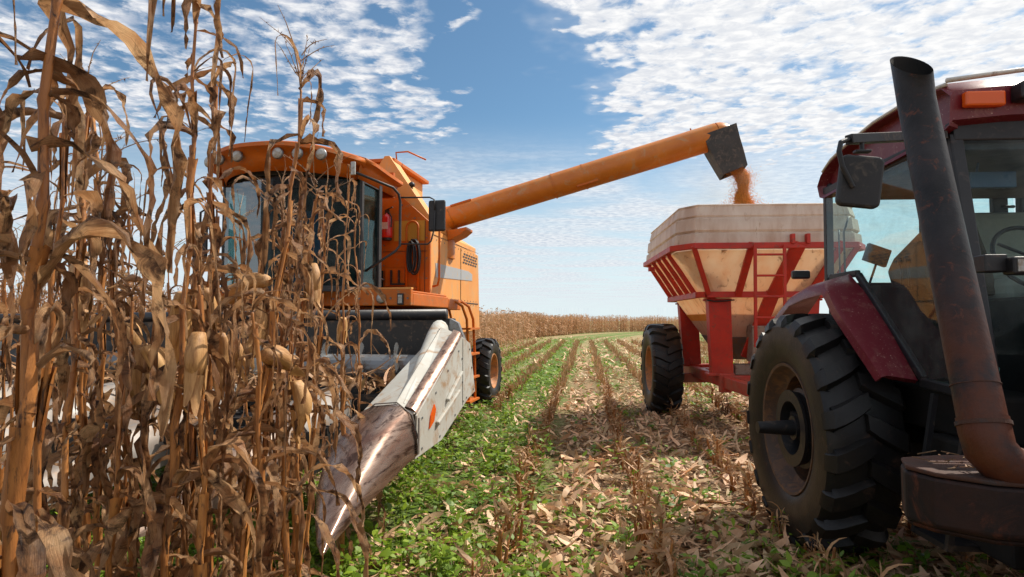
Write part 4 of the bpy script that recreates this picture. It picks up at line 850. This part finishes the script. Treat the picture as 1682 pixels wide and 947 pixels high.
TASSELS = [tassel_mesh(RL, RL.choice((2, 4, 6, 9)), RL.uniform(.2, .32)) for k in range(6)]

def stem_pts(rng, H, lean=(0, 0), wob=.03):
    n = int(H / .17); pts = []
    a = rng.random() * 6.28; b_ = rng.random() * 6.28
    for i in range(n + 1):
        t = i / n; z = H * t
        pts.append(Vector((lean[0] * t ** 1.5 + wob * sin(a + t * 4.2) * t + (.006 if i % 2 else -.006), lean[1] * t ** 1.5 + wob * cos(b_ + t * 3.6) * t, z)))
    return pts
def stem_mesh(rng, pts, r0):
    b = MB(); P_ = []; R_ = []; n = len(pts) - 1
    for i, p in enumerate(pts):
        t = i / n; r = r0 * (1 - .72 * t ** 1.3)
        if i: d = (p - pts[i - 1]); P_ += [p - d * .10, p, p + (pts[i + 1] - p) * .07 if i < n else p + d * .02]; R_ += [r, r * 1.28, r * 1.02]
        else: P_ += [p - Vector((0, 0, .05)), p]; R_ += [r * 1.1, r]
    b.tube(P_, R_, 9)
    for i in range(1, n):                       # dried sheaths wrapping the internodes
        if rng.random() < .22: continue
        p = pts[i]; q = pts[min(i + 1, n)]; t = i / n; r = r0 * (1 - .72 * t ** 1.3) * 1.30 + .0012; a0 = rng.random() * 6.28; L_ = rng.uniform(.55, .95); op = rng.uniform(3.6, 5.6); fl = rng.uniform(0, .7)
        secs = []
        for k in range(5):
            c_ = p.lerp(q, L_ * k / 4); rr = r * (1 + fl * (k / 4) ** 2) ; o2 = op * (1 - .25 * (k / 4))
            secs.append([(c_.x + rr * (1 + .1 * sin(5 * a + k)) * cos(a0 + a), c_.y + rr * (1 + .1 * sin(5 * a + k)) * sin(a0 + a), c_.z + rng.uniform(-.006, .006)) for a in [(-.5 + m / 7) * o2 for m in range(8)]])
        b.loft(secs, cap=False, closed=False)
    me = b.mesh('stem', STEM, True)
    me.materials.append(LEAF)
    return me

def corn_proto(rng, H, full=1., lean=(0, 0), top='tassel', wob=.03, r0=None, ear=True, loops=.35, rag=0):
    """list of (name, mesh, matrix)"""
    pts = stem_pts(rng, H, lean, wob); n = len(pts) - 1; r0 = r0 or rng.uniform(.010, .013)
    parts = [('stem', stem_mesh(rng, pts, r0), Matrix.Identity(4))]
    base = rng.random() * 6.28
    for i in range(2, n + 1):
        t = i / n
        if rng.random() > .92 * full: continue
        az = base + (pi if i % 2 else 0) + rng.uniform(-.7, .7)
        if t > .8 and rng.random() < .6:
            for _ in range(2): parts.append(('leaf', rng.choice(LEAVES['loop']), Matrix.Translation(pts[i]) @ Matrix.Rotation(rng.random() * 6.28, 4, 'Z') @ Matrix.Scale(rng.uniform(.35, .6), 4)))
        if t > .62: kd = 'loop' if rng.random() < loops else ('arch' if rng.random() < .72 else 'hang')
        else: kd = 'hang' if rng.random() < .74 else 'arch'
        sc = rng.uniform(.75, 1.1) * (1.0 if t < .8 else .8)
        parts.append(('leaf', rng.choice(LEAVES[kd]), Matrix.Translation(pts[i]) @ Matrix.Rotation(az, 4, 'Z') @ Matrix.Rotation(rng.uniform(-.2, .2), 4, 'X') @ Matrix.Scale(sc, 4)))
        for _ in range(rng.choice((0, 1, 1, 2)) + (rag if rng.random() < .5 else 0)):
            parts.append(('leaf', rng.choice(LEAVES['rag']), Matrix.Translation(pts[i] + Vector((0, 0, rng.uniform(-.06, .08)))) @ Matrix.Rotation(rng.random() * 6.28, 4, 'Z') @ Matrix.Scale(rng.uniform(.7, 1.3), 4)))
    if ear:
        i = int(round(n * (min(.92, rng.uniform(1.56, 1.80) / H)))); az = base + rng.uniform(-2, 2)
        tilt = rng.choice((.05, .15, .25, .4, 1.3)); parts.append(('ear', rng.choice(EARS), Matrix.Translation(pts[i] + Vector((cos(az) * .035, sin(az) * .035, .05))) @ Matrix.Rotation(az, 4, 'Z') @ Matrix.Rotation(-tilt, 4, 'Y')))
    if top == 'tassel': parts.append(('tassel', rng.choice(TASSELS), Matrix.Translation(pts[-1]) @ Matrix.Rotation(rng.random() * 6.28, 4, 'Z')))
    return parts

def place(parts, x, y, rz, sc, label, group, tilt=(0, 0)):
    o = bpy.data.objects.new('corn_stalk', None); COL.objects.link(o); o.empty_display_size = .1
    o.location = (x, y, float(ground_z(x, y)) - .01); o.rotation_euler = (tilt[0], tilt[1], rz); o.scale = (sc, sc, sc)
    o['label'] = label; o['category'] = 'corn plant'; o['group'] = group
    for nm, me, mx in parts:
        c = bpy.data.objects.new(nm, me); c.parent = o; c.matrix_local = mx; COL.objects.link(c)
    return o

def pixx(px, d): return (px - 841) / 1000. * d
R1 = random.Random(5)
GRP = 'dry corn stalks standing in rows before the harvester'
# single plants close to the camera, measured where they stand: (image column at eye level, distance, height, lean, top, label)
HERO = [
 (22, .98, 2.75, (.02, 0), 'none', .0150, False, 'thickest dry corn stalk, closest to the camera at the left edge of the picture'),
 (276, 1.72, 2.78, (-.02, .1), 'tassel', .0125, True, 'tall corn stalk rising out of the top of the picture, left of the cab'),
 (300, 1.95, 2.28, (.03, 0), 'none', .013, True, 'corn stalk with a fat yellow ear hanging just right of the tallest stalk'),
 (238, 1.85, 2.10, (-.10, 0), 'tassel', .012, True, 'corn stalk bending left beside the tallest stalk'),
 (175, 2.15, 2.42, (-.06, 0), 'tassel', .012, False, 'slim corn stalk with a feathery tassel between the thickest and the tallest stalk'),
 (148, 2.3, 2.26, (.0, 0), 'tassel', .012, False, 'slim corn stalk with a bushy upright tassel against the blue sky at the left'),
 (95, 1.6, 2.3, (-.02, .1), 'none', .012, False, 'corn stalk with long curling leaves just right of the thickest stalk'),
 (345, 2.0, 2.50, (.02, 0), 'none', .0125, True, 'corn stalk with looping ribbon leaves at the left end of the cab roof'),
 (388, 1.95, 2.50, (.13, .1), 'tassel', .0125, True, 'corn stalk leaning right with its tassel high above the cab roof'),
 (432, 2.35, 2.05, (.06, 0), 'tassel', .012, True, 'corn stalk with a hanging ear in front of the left half of the windshield'),
 (458, 2.55, 2.12, (-.02, 0), 'tassel', .012, False, 'corn stalk with a broad pale leaf in front of the windshield centre'),
 (490, 2.55, 2.22, (.05, 0), 'tassel', .012, True, 'corn stalk with a brushlike tassel standing above the middle of the cab roof'),
 (512, 2.8, 2.2, (.03, 0), 'tassel', .012, False, 'corn stalk with drooping tassel threads in front of the right roof lamps'),
 (566, 3.9, 2.55, (.02, 0), 'none', .012, True, 'corn stalk nearest the divider nose with a pale ear at its waist'),
 (592, 4.3, 2.35, (-.03, 0), 'none', .011, False, 'short corn stalk at the right end of the row, before the cab corner'),
 (62, 1.35, 2.15, (.03, 0), 'none', .0125, False, 'short-topped corn stalk leaning right behind the thickest stalk'),
 (205, 1.75, 1.75, (.0, 0), 'none', .0125, True, 'broken-topped corn stalk between two tall ones at the left'),
 (368, 2.3, 2.12, (-.05, 0), 'none', .012, True, 'corn stalk with torn leaves covering the left door post of the cab'),
 (408, 1.75, 1.72, (.03, 0), 'none', .013, True, 'short corn stalk with a round pale ear in front of the platform beam'),
 (330, 1.7, 1.8, (.02, 0), 'none', .012, True, 'broken corn stalk whose ear points left across the stems'),
 (474, 2.05, 1.62, (.02, 0), 'none', .012, True, 'low broken corn stalk with two leaves folded down in front of the header'),
 (500, 2.4, 1.7, (-.03, 0), 'none', .012, True, 'low corn stalk with a drooping ear before the header opening'),
 (120, 1.9, 2.0, (.04, 0), 'none', .012, True, 'corn stalk with tangled leaves under the bushy upright tassel'),
]
for px, d, H, lean, top, r0, ear, lab in HERO:
    pr = corn_proto(R1, H, 1.0, lean, top, .035, r0, ear, .4, 2)
    if px == 22:                                # a thick tangle of torn leaves round its top
        for q in range(16):
            pr.append(('leaf', R1.choice(LEAVES[R1.choice(('hang', 'hang', 'rag', 'loop'))]), Matrix.Translation((.02 + R1.uniform(-.02, .02), R1.uniform(-.02, .02), R1.uniform(1.75, 2.35))) @ Matrix.Rotation(R1.random() * 6.28, 4, 'Z') @ Matrix.Scale(R1.uniform(.6, 1.), 4)))
    place(pr, pixx(px, d), d, 0, 1, lab, GRP)
PROTO = [corn_proto(R1, R1.uniform(1.95, 2.5), .9, (R1.uniform(-.12, .12), R1.uniform(-.12, .12)), R1.choice(('tassel', 'tassel', 'none')), .035, None, k % 3 == 0) for k in range(12)]
PROTO_S = [corn_proto(R1, R1.uniform(1.7, 2.2), .8, (R1.uniform(-.15, .15), R1.uniform(-.1, .1)), R1.choice(('tassel', 'none')), .04, None, k % 2 == 0) for k in range(5)]

def kworld(u, v): 
    c_, s_ = cos(KAZ), sin(KAZ); return KO[0] + u * c_ + v * s_, KO[1] - u * s_ + v * c_
spots = []
heroxy = [(pixx(h[0], h[1]), h[1]) for h in HERO]
for ri in range(0, 16):
    u = 2.30 - ri * .80
    v = -6.9 + R1.random() * .2
    while v < 12:
        v += R1.uniform(.17, .30)
        uu = u + R1.uniform(-.06, .06); x, y = kworld(uu, v)
        if y < .8 or x > -.2: continue
        inside = (uu > -3.0 and v > -3.55)
        if inside and not (uu > 1.9 and uu < 2.6 and v < -2.9): continue
        px = 841 + x / y * 1000
        if px < -160 or px > (518 if y < 3.6 else 600): continue
        d = math.hypot(x, y)
        if d < 1.5: continue
        if any(abs(x - a) < .10 and abs(y - b_) < .16 for a, b_ in heroxy): continue
        spots.append((d, x, y, px))
spots.sort(); NIND = 276
side = ['in the thick of the standing rows']
for k, (d, x, y, px) in enumerate(spots[:NIND]):
    pr = R1.choice(PROTO) if R1.random() < .7 else R1.choice(PROTO_S)
    place(pr, x, y, R1.random() * 6.28, R1.uniform(.88, 1.04), 'dry ragged corn stalk, one of many crowding the rows at the left', GRP, (R1.uniform(-.05, .05), R1.uniform(-.05, .05)))
print('corn spots', len(spots), 'individual to', round(spots[min(NIND, len(spots)) - 1][0], 1))

# ------------------------------------------------------------------ ribbons baked into one mesh (stuff nobody could count)
def ribbons(P0, az, el, L, W, de, daz, roll, droll, prof, rng, fold=0.):
    """vectorised strips: returns V (N*(n+1)*2), F"""
    N = len(L); n = len(prof) - 1; pos = P0.copy(); out = np.zeros((N, n + 1, 2, 3)); el = el.copy(); az = az.copy(); rl = roll.copy()
    for i in range(n + 1):
        d = np.stack([np.cos(az) * np.cos(el), np.sin(az) * np.cos(el), np.sin(el)], 1)
        s0 = np.stack([-np.sin(az), np.cos(az), np.zeros(N)], 1); n0 = np.cross(d, s0)
        s1 = s0 * np.cos(rl)[:, None] + n0 * np.sin(rl)[:, None]
        w_ = (W * prof[i] * .5)[:, None]
        out[:, i, 0] = pos - s1 * w_; out[:, i, 1] = pos + s1 * w_
        pos = pos + d * (L / n)[:, None]; el = el + de / n; az = az + daz / n; rl = rl + droll / n
    V = out.reshape(-1, 3); base = (np.arange(N) * (n + 1) * 2)[:, None, None]
    q = np.array([[2 * i, 2 * i + 1, 2 * i + 3, 2 * i + 2] for i in range(n)])[None]
    return V, (base + q).reshape(-1, 4)
def join(parts):
    V = []; F = []; o = 0
    for v, f in parts: V.append(v); F.append(f + o); o += len(v)
    return np.concatenate(V), np.concatenate(F)
NR = np.random.RandomState(21)
U = lambda a, b, n: NR.uniform(a, b, n)

def stalk_mass(X, Y, H, leaves, lw=1.):
    N = len(X); Z = ground_z(X, Y); parts = []
    for cr in (0, pi / 2):
        parts.append(ribbons(np.stack([X, Y, Z], 1), U(0, 6.28, N), np.full(N, pi / 2) + NR.randn(N) * .035, H, np.full(N, .024) * lw, NR.randn(N) * .05, np.zeros(N), U(0, 3.14, N) + cr, np.zeros(N), [1, .9, .7, .35], NR))
    for k in range(leaves):
        t = U(.12, 1.0, N); P0 = np.stack([X + NR.randn(N) * .01, Y + NR.randn(N) * .01, Z + H * t], 1); up_ = t > .6
        el = np.where(up_, U(.5, 1.4, N), U(-.5, .6, N)); de = np.where(up_, -U(1.8, 3.6, N), -U(.9, 2., N))
        parts.append(ribbons(P0, U(0, 6.28, N), el, U(.30, .62, N) * np.where(t > .85, .6, 1), U(.03, .06, N) * lw, de, U(-1, 1, N), U(-.5, .5, N), U(-2.5, 2.5, N), [.5, 1, .9, .6, .05], NR))
    return join(parts)
# remaining rows to the left
rest = spots[NIND:]
X = [s_[1] for s_ in rest]; Y = [s_[2] for s_ in rest]
for ri in range(16, 34):
    u = 2.30 - ri * .80; v = -2.
    while v < 26:
        v += R1.uniform(.3, .5); x, y = kworld(u + R1.uniform(-.1, .1), v)
        if 841 + x / y * 1000 > -150: X.append(x); Y.append(y)
for ri in range(7, 16):
    u = 2.30 - ri * .80; v = 12.
    while v < 40:
        v += R1.uniform(.28, .45); x, y = kworld(u + R1.uniform(-.1, .1), v); X.append(x); Y.append(y)
X = np.array(X); Y = np.array(Y)
V, F = stalk_mass(X, Y, U(1.9, 2.45, len(X)), 11)
kind(baked('standing_corn', V, F, FIELD), 'stuff', 'dense mass of dry standing corn beyond the nearest rows at the left')
# far edge of the field
EDGE = [(-9, 24), (-6.5, 31), (-4.2, 38), (-.8, 48), (3.8, 63), (8.5, 76), (14, 87), (27, 99), (45, 108), (75, 118), (120, 128), (190, 138), (260, 146)]
X = []; Y = []
for (x0, y0), (x1, y1) in zip(EDGE[:-1], EDGE[1:]):
    Ls = math.hypot(x1 - x0, y1 - y0); nx, ny = -(y1 - y0) / Ls, (x1 - x0) / Ls
    dd = math.hypot(x0, y0); dens = 62 if dd < 70 else (36 if dd < 110 else 16)
    m = int(Ls * dens)
    a = U(0, 1, m); dep = NR.exponential(2.6, m) 
    X.append(x0 + (x1 - x0) * a + nx * dep); Y.append(y0 + (y1 - y0) * a + ny * dep)
X = np.concatenate(X); Y = np.concatenate(Y)
dd = np.hypot(X, Y)
V, F = stalk_mass(X, Y, U(1.8, 2.45, len(X)) * (1 + .05 * np.sin(X * .9)), 7, 1.25)
kind(baked('distant_corn_field', V, F, FIELD), 'stuff', 'far edge of the uncut dry corn field along the horizon')
print('far stalks', len(X))

# ------------------------------------------------------------------ litter of husks and leaves on the cut ground
def lat_of(x, y): return x - .12 * y
def sample(n, y0, y1, xl, xr, power=1.6):
    t = NR.rand(n); y = y0 * (y1 / y0) ** t; x = xl(y) + (xr(y) - xl(y)) * NR.rand(n); return x, y
parts = []
for n, y0, y1, smin, smax, seg in ((15000, 2.6, 8.5, .05, .26, [.5, 1, .8, .1]), (13000, 8.5, 20, .07, .24, [.6, 1, .2]), (9000, 20, 60, .14, .45, [.6, 1, .2])):
    x, y = sample(n, y0, y1, lambda y: -.45 * y ** .55 - .2, lambda y: .95 * y + .3)
    la = lat_of(x, y); gz = pnoise(x * 3.1, y * 3.1, 5)
    # windrow bands of straw, fewer where weeds rule
    keep = np.clip(.70 + .40 * np.cos((la - .0) / 1.04 * 2 * pi) + .5 * gz, .0, 1)
    keep = np.where((la < -.75) & (la > -2.7), keep * np.clip(.50 - .6 * pnoise(x * 1.9, y * 1.9, 44), .08, .8), keep); keep = np.where(la < -2.7, keep * .5, keep)
    k = NR.rand(n) < keep; x = x[k]; y = y[k]; m = len(x)
    L = U(smin, smax, m); P0 = np.stack([x, y, ground_z(x, y) + U(.0, .05, m)], 1)
    parts.append(ribbons(P0, U(0, 6.28, m), U(-.1, .75, m), L, L * U(.12, .34, m), U(-1.9, .7, m), U(-1, 1, m), U(-.8, .8, m), U(-1.6, 1.6, m), seg, NR))
V, F = join(parts); kind(baked('husk_litter', V, F, LITTER), 'stuff', 'pale shredded husks and leaves strewn over the cut rows')
parts = []
for n, y0, y1, smin, smax in ((6500, 2.4, 9, .05, .28), (5000, 9, 26, .10, .4)):
    x, y = sample(n, y0, y1, lambda y: -.5 * y - .4, lambda y: .95 * y + .3)
    L = U(smin, smax, n); P0 = np.stack([x, y, ground_z(x, y) + U(.0, .04, n)], 1)
    la = lat_of(x, y); k = ~((la < -.75) & (la > -2.6) & (NR.rand(n) < .8))
    parts.append(ribbons(P0[k], U(0, 6.28, n)[k], U(-.05, .3, n)[k], L[k], U(.006, .016, n)[k], U(-.5, .2, n)[k], U(-.4, .4, n)[k], U(0, 3, n)[k], U(-1, 1, n)[k], [1, 1, .6], NR))
V, F = join(parts); kind(baked('stalk_debris', V, F, LITTERB), 'stuff', 'brown broken stalk pieces lying among the husks')

# long broken stalks lying on the ground
for k in range(26):
    y = 3.0 * (5.2 ** R1.random()); x = R1.uniform(-.15 * y - .3, .42 * y); a = R1.random() * 6.28; L_ = R1.uniform(.22, .6); b = MB(); p = Vector((0, 0, .035)); d_ = Vector((cos(a), sin(a), R1.uniform(-.02, .16)))
    b.tube([p, p + d_ * L_ * .5, p + d_ * L_ * .52 + Vector((0, 0, .004)), p + d_ * L_ + Vector((R1.uniform(-.04, .04), R1.uniform(-.04, .04), 0))], [.011, .0105, .013, .009], 7)
    me = b.mesh('fallen_stalk', STEM, True); o = bpy.data.objects.new('fallen_stalk', me); COL.objects.link(o); o.location = (x, y, float(ground_z(x, y)))
    tag(o, 'broken corn stalk lying flat among the husks and weeds', 'stalk', 'broken stalks lying on the harvested ground')

# ------------------------------------------------------------------ green weeds
def weeds(n, y0, y1, xl, xr, dens_fn, hs, leafn, lsz):
    x, y = sample(n, y0, y1, xl, xr); k = NR.rand(n) < dens_fn(x, y); x = x[k]; y = y[k]; m = len(x)
    H = U(.3, 1.25, m) * hs * (1 + .6 * pnoise(x * 2.2, y * 2.2, 8)); H = np.clip(H, .02, 1); ps = []
    z = ground_z(x, y)
    for q in range(leafn):
        t = U(.25, 1.0, m); a = U(0, 6.28, m); r = U(.0, .35, m) * H
        P0 = np.stack([x + np.cos(a) * r, y + np.sin(a) * r, z + H * t], 1); L = U(.6, 1.5, m) * lsz
        ps.append(ribbons(P0, a + U(-.7, .7, m), U(-.3, .8, m), L, L * U(.26, .58, m), U(-1.3, .2, m), U(-.3, .3, m), U(-.6, .6, m), U(-.3, .3, m), [.12, .9, 1, .55, .04], NR))
    ps.append(ribbons(np.stack([x, y, z], 1), U(0, 6.28, m), U(1.2, 1.6, m), H, np.full(m, .005), U(-.4, .4, m), np.zeros(m), U(0, 3, m), np.zeros(m), [1, 1, .7, .7, .3], NR))
    return join(ps)
def dstrip(x, y):
    la = lat_of(x, y); g = pnoise(x * 2, y * 2, 5)
    s_ = np.clip((la + 2.75 - .25 * g) / .35, 0, 1) * np.clip((-.55 + .18 * g - la) / .28, 0, 1)
    other = .04 + .14 * (pnoise(x * 1.3, y * 1.3, 12) > .25) + .30 * (pnoise(x * 1.6, y * 1.6, 31) > .55)
    left_ = (la < -2.6) * .35
    patch = np.clip(.50 + .75 * pnoise(x * 1.9, y * 1.9, 44), .12, 1)
    return np.clip(s_ * patch * (1. + .25 * g) + other * (1 - s_) + left_, 0, 1)
parts = [weeds(420, 2.6, 7.5, lambda y: -.25 * y - .2, lambda y: .35 * y, lambda x, y: np.clip(.15 + 1.2 * pnoise(x * 2.3, y * 2.3, 71), 0, .8), .42, 16, .062),
         weeds(3600, 2.5, 6.5, lambda y: -.6 * y, lambda y: .8 * y, dstrip, .22, 11, .062),
         weeds(5200, 6.5, 15, lambda y: -.32 * y - .4, lambda y: .55 * y, dstrip, .22, 7, .075),
         weeds(7000, 15, 55, lambda y: -.12 * y - 1.5, lambda y: .40 * y, dstrip, .18, 4, .13)]
x, y = sample(9000, 2.5, 22, lambda y: -.35 * y - .5, lambda y: .7 * y, ); k = NR.rand(len(x)) < dstrip(x, y); x = x[k]; y = y[k]; m = len(x)
parts.append(ribbons(np.stack([x, y, ground_z(x, y)], 1), U(0, 6.28, m), U(.7, 1.5, m), U(.08, .30, m), U(.004, .009, m), U(-1.6, .2, m), U(-.5, .5, m), U(0, 3, m), U(-1, 1, m), [.8, 1, .8, .5, .1], NR))
V, F = join(parts); kind(baked('weeds', V, F, WEED), 'stuff', 'bright green weeds carpeting the strip between harvester and stubble')
parts = [weeds(2600, 1.8, 5.5, lambda y: -.95 * y - .3, lambda y: -.25 * y, lambda x, y: np.full(len(x), .9), .26, 9, .055),
         weeds(2500, 5.5, 14, lambda y: -.95 * y, lambda y: -.45 * y, lambda x, y: np.full(len(x), .8), .25, 5, .07)]
V, F = join(parts); kind(baked('undergrowth', V, F, WEED), 'stuff', 'green undergrowth on the dark ground beneath the standing corn')

# ------------------------------------------------------------------ cut stubble, one object per stub
def stub_proto(rng, H, n, shred):
    b = MB()
    for k in range(n):
        p = Vector((rng.uniform(-.03, .03), rng.uniform(-.05, .05), -.03)); l = Vector((rng.uniform(-.22, .22), rng.uniform(-.22, .22), 1)).normalized(); h = H * rng.uniform(.55, 1.1)
        r = rng.uniform(.009, .014); q = p + l * h; pts = [p, p.lerp(q, .45), p.lerp(q, .5), q - l * .02, q]
        b.tube(pts, [r * 1.1, r, r * 1.25, r * .95, r * .8], 7)
        b.add([q + Vector((r, 0, 0)), q + Vector((0, r, 0)), q + Vector((rng.uniform(-.03, .03), rng.uniform(-.03, .03), .05 * rng.random()))], [(0, 1, 2)])
    st = b.mesh('stem', STEM, True)
    V_ = []; F_ = []; m = shred; A = lambda a, c: np.array([rng.uniform(a, c) for _ in range(m)])
    P0 = np.stack([A(-.03, .03), A(-.05, .05), A(.02, H * .95)], 1)
    v, f = ribbons(P0, A(0, 6.28), A(-.2, 1.5), A(.06, .26), A(.012, .035), A(-2.6, .6), A(-1, 1), A(-1, 1), A(-3, 3), [.7, 1, .8, .5, .1], None)
    me = bpy.data.meshes.new('shreds'); me.from_pydata(v.tolist(), [], f.tolist()); me.materials.append(LITTERS); me.update()
    return [('stem', st), ('leaf_shreds', me)]
LITTERS = mat('stub_shreds', (.50, .30, .145), .6, second=(.30, .15, .065), amt=.5, scale=8, bump=0, trans=.15, island=.3, rnd=.15)
SP = [stub_proto(R1, R1.uniform(.18, .38), R1.choice((1, 2, 3, 4)), R1.randint(12, 26)) for k in range(14)]
SG = 'cut corn stubs standing in rows on the harvested ground'
def place_stub(x, y, sc, label, protos=SP):
    o = bpy.data.objects.new('corn_stub', None); COL.objects.link(o); o.location = (x, y, float(ground_z(x, y))); o.rotation_euler = (R1.uniform(-.12, .12), R1.uniform(-.12, .12), R1.random() * 6.28); o.scale = (sc, sc, sc)
    o['label'] = label; o['category'] = 'corn stub'; o['group'] = SG
    for nm, me in R1.choice(protos):
        c = bpy.data.objects.new(nm, me); c.parent = o; COL.objects.link(c)
BIG = [stub_proto(R1, R1.uniform(.40, .52), 5, 40) for k in range(4)]
for x, y, sc, lab in ((.88, 3.75, .8, 'leaning stub beside the tallest clump in the middle row'), (.78, 3.35, .75, 'splayed stub clump in front of the tallest one in the middle row'), (.86, 3.55, .95, 'tallest shredded stub clump at the bottom of the picture, middle row'), (.93, 3.95, 1., 'shredded stub clump behind the tallest one in the middle row'), (.90, 4.4, .95, 'bent stub clump with pale torn leaves in the middle row'), (-.22, 3.45, .8, 'splintered stub clump at the bottom edge between weeds and husks'), (.02, 4.35, .85, 'stub with a leaf folded over its broken top beside the weeds')):
    place_stub(x, y, sc, lab, BIG)
cand = []
for q in range(-4, 9):
    la = .45 + 1.04 * q; y = 3.0
    while y < 46:
        y += R1.uniform(.18, .34); x = la + .12 * y + R1.uniform(-.07, .07)
        if x > .80 * y or x < -.2 * y - 1.2: continue
        if q < -1 and y < 11: continue
        cand.append((math.hypot(x, y), x, y))
cand.sort()
for k, (d, x, y) in enumerate(cand[:290]): place_stub(x, y, R1.uniform(.6, 1.05), 'short cut corn stub with torn leaves in a stubble row')
X = np.array([c_[1] for c_ in cand[290:]]); Y = np.array([c_[2] for c_ in cand[290:]]); m = len(X); ps = []
for k in range(6):
    ps.append(ribbons(np.stack([X + NR.randn(m) * .05, Y + NR.randn(m) * .06, ground_z(X, Y)], 1), U(0, 6.28, m), U(1.1, 1.9, m), U(.12, .34, m), U(.02, .05, m), U(-1.2, 1.2, m), U(-1, 1, m), U(0, 3, m), U(-1, 1, m), [1, .9, .5], NR))
V, F = join(ps); kind(baked('far_stubble', V, F, LITTERS), 'stuff', 'distant rows of cut corn stubble running to the field edge')
print('stubs', len(cand))

# ------------------------------------------------------------------ broken stalks and husks caught on the header
m = 900; u = U(-2.5, 2.45, m); v = U(-2.0, -1.15, m); KX = KO[0] + u * cos(KAZ) + v * sin(KAZ); KY = KO[1] - u * sin(KAZ) + v * cos(KAZ)
a1 = ribbons(np.stack([KX, KY, 1.08 + .10 * NR.rand(m)], 1), U(0, 6.28, m), U(-.2, 1., m), U(.1, .42, m), U(.01, .05, m), U(-2, .4, m), U(-1, 1, m), U(-1, 1, m), U(-2, 2, m), [.6, 1, .9, .5, .1], NR)
V, F = a1; kind(baked('crop_trash', V, F, LITTERS), 'stuff', 'torn leaves and stalk bits piled on the header before the auger')
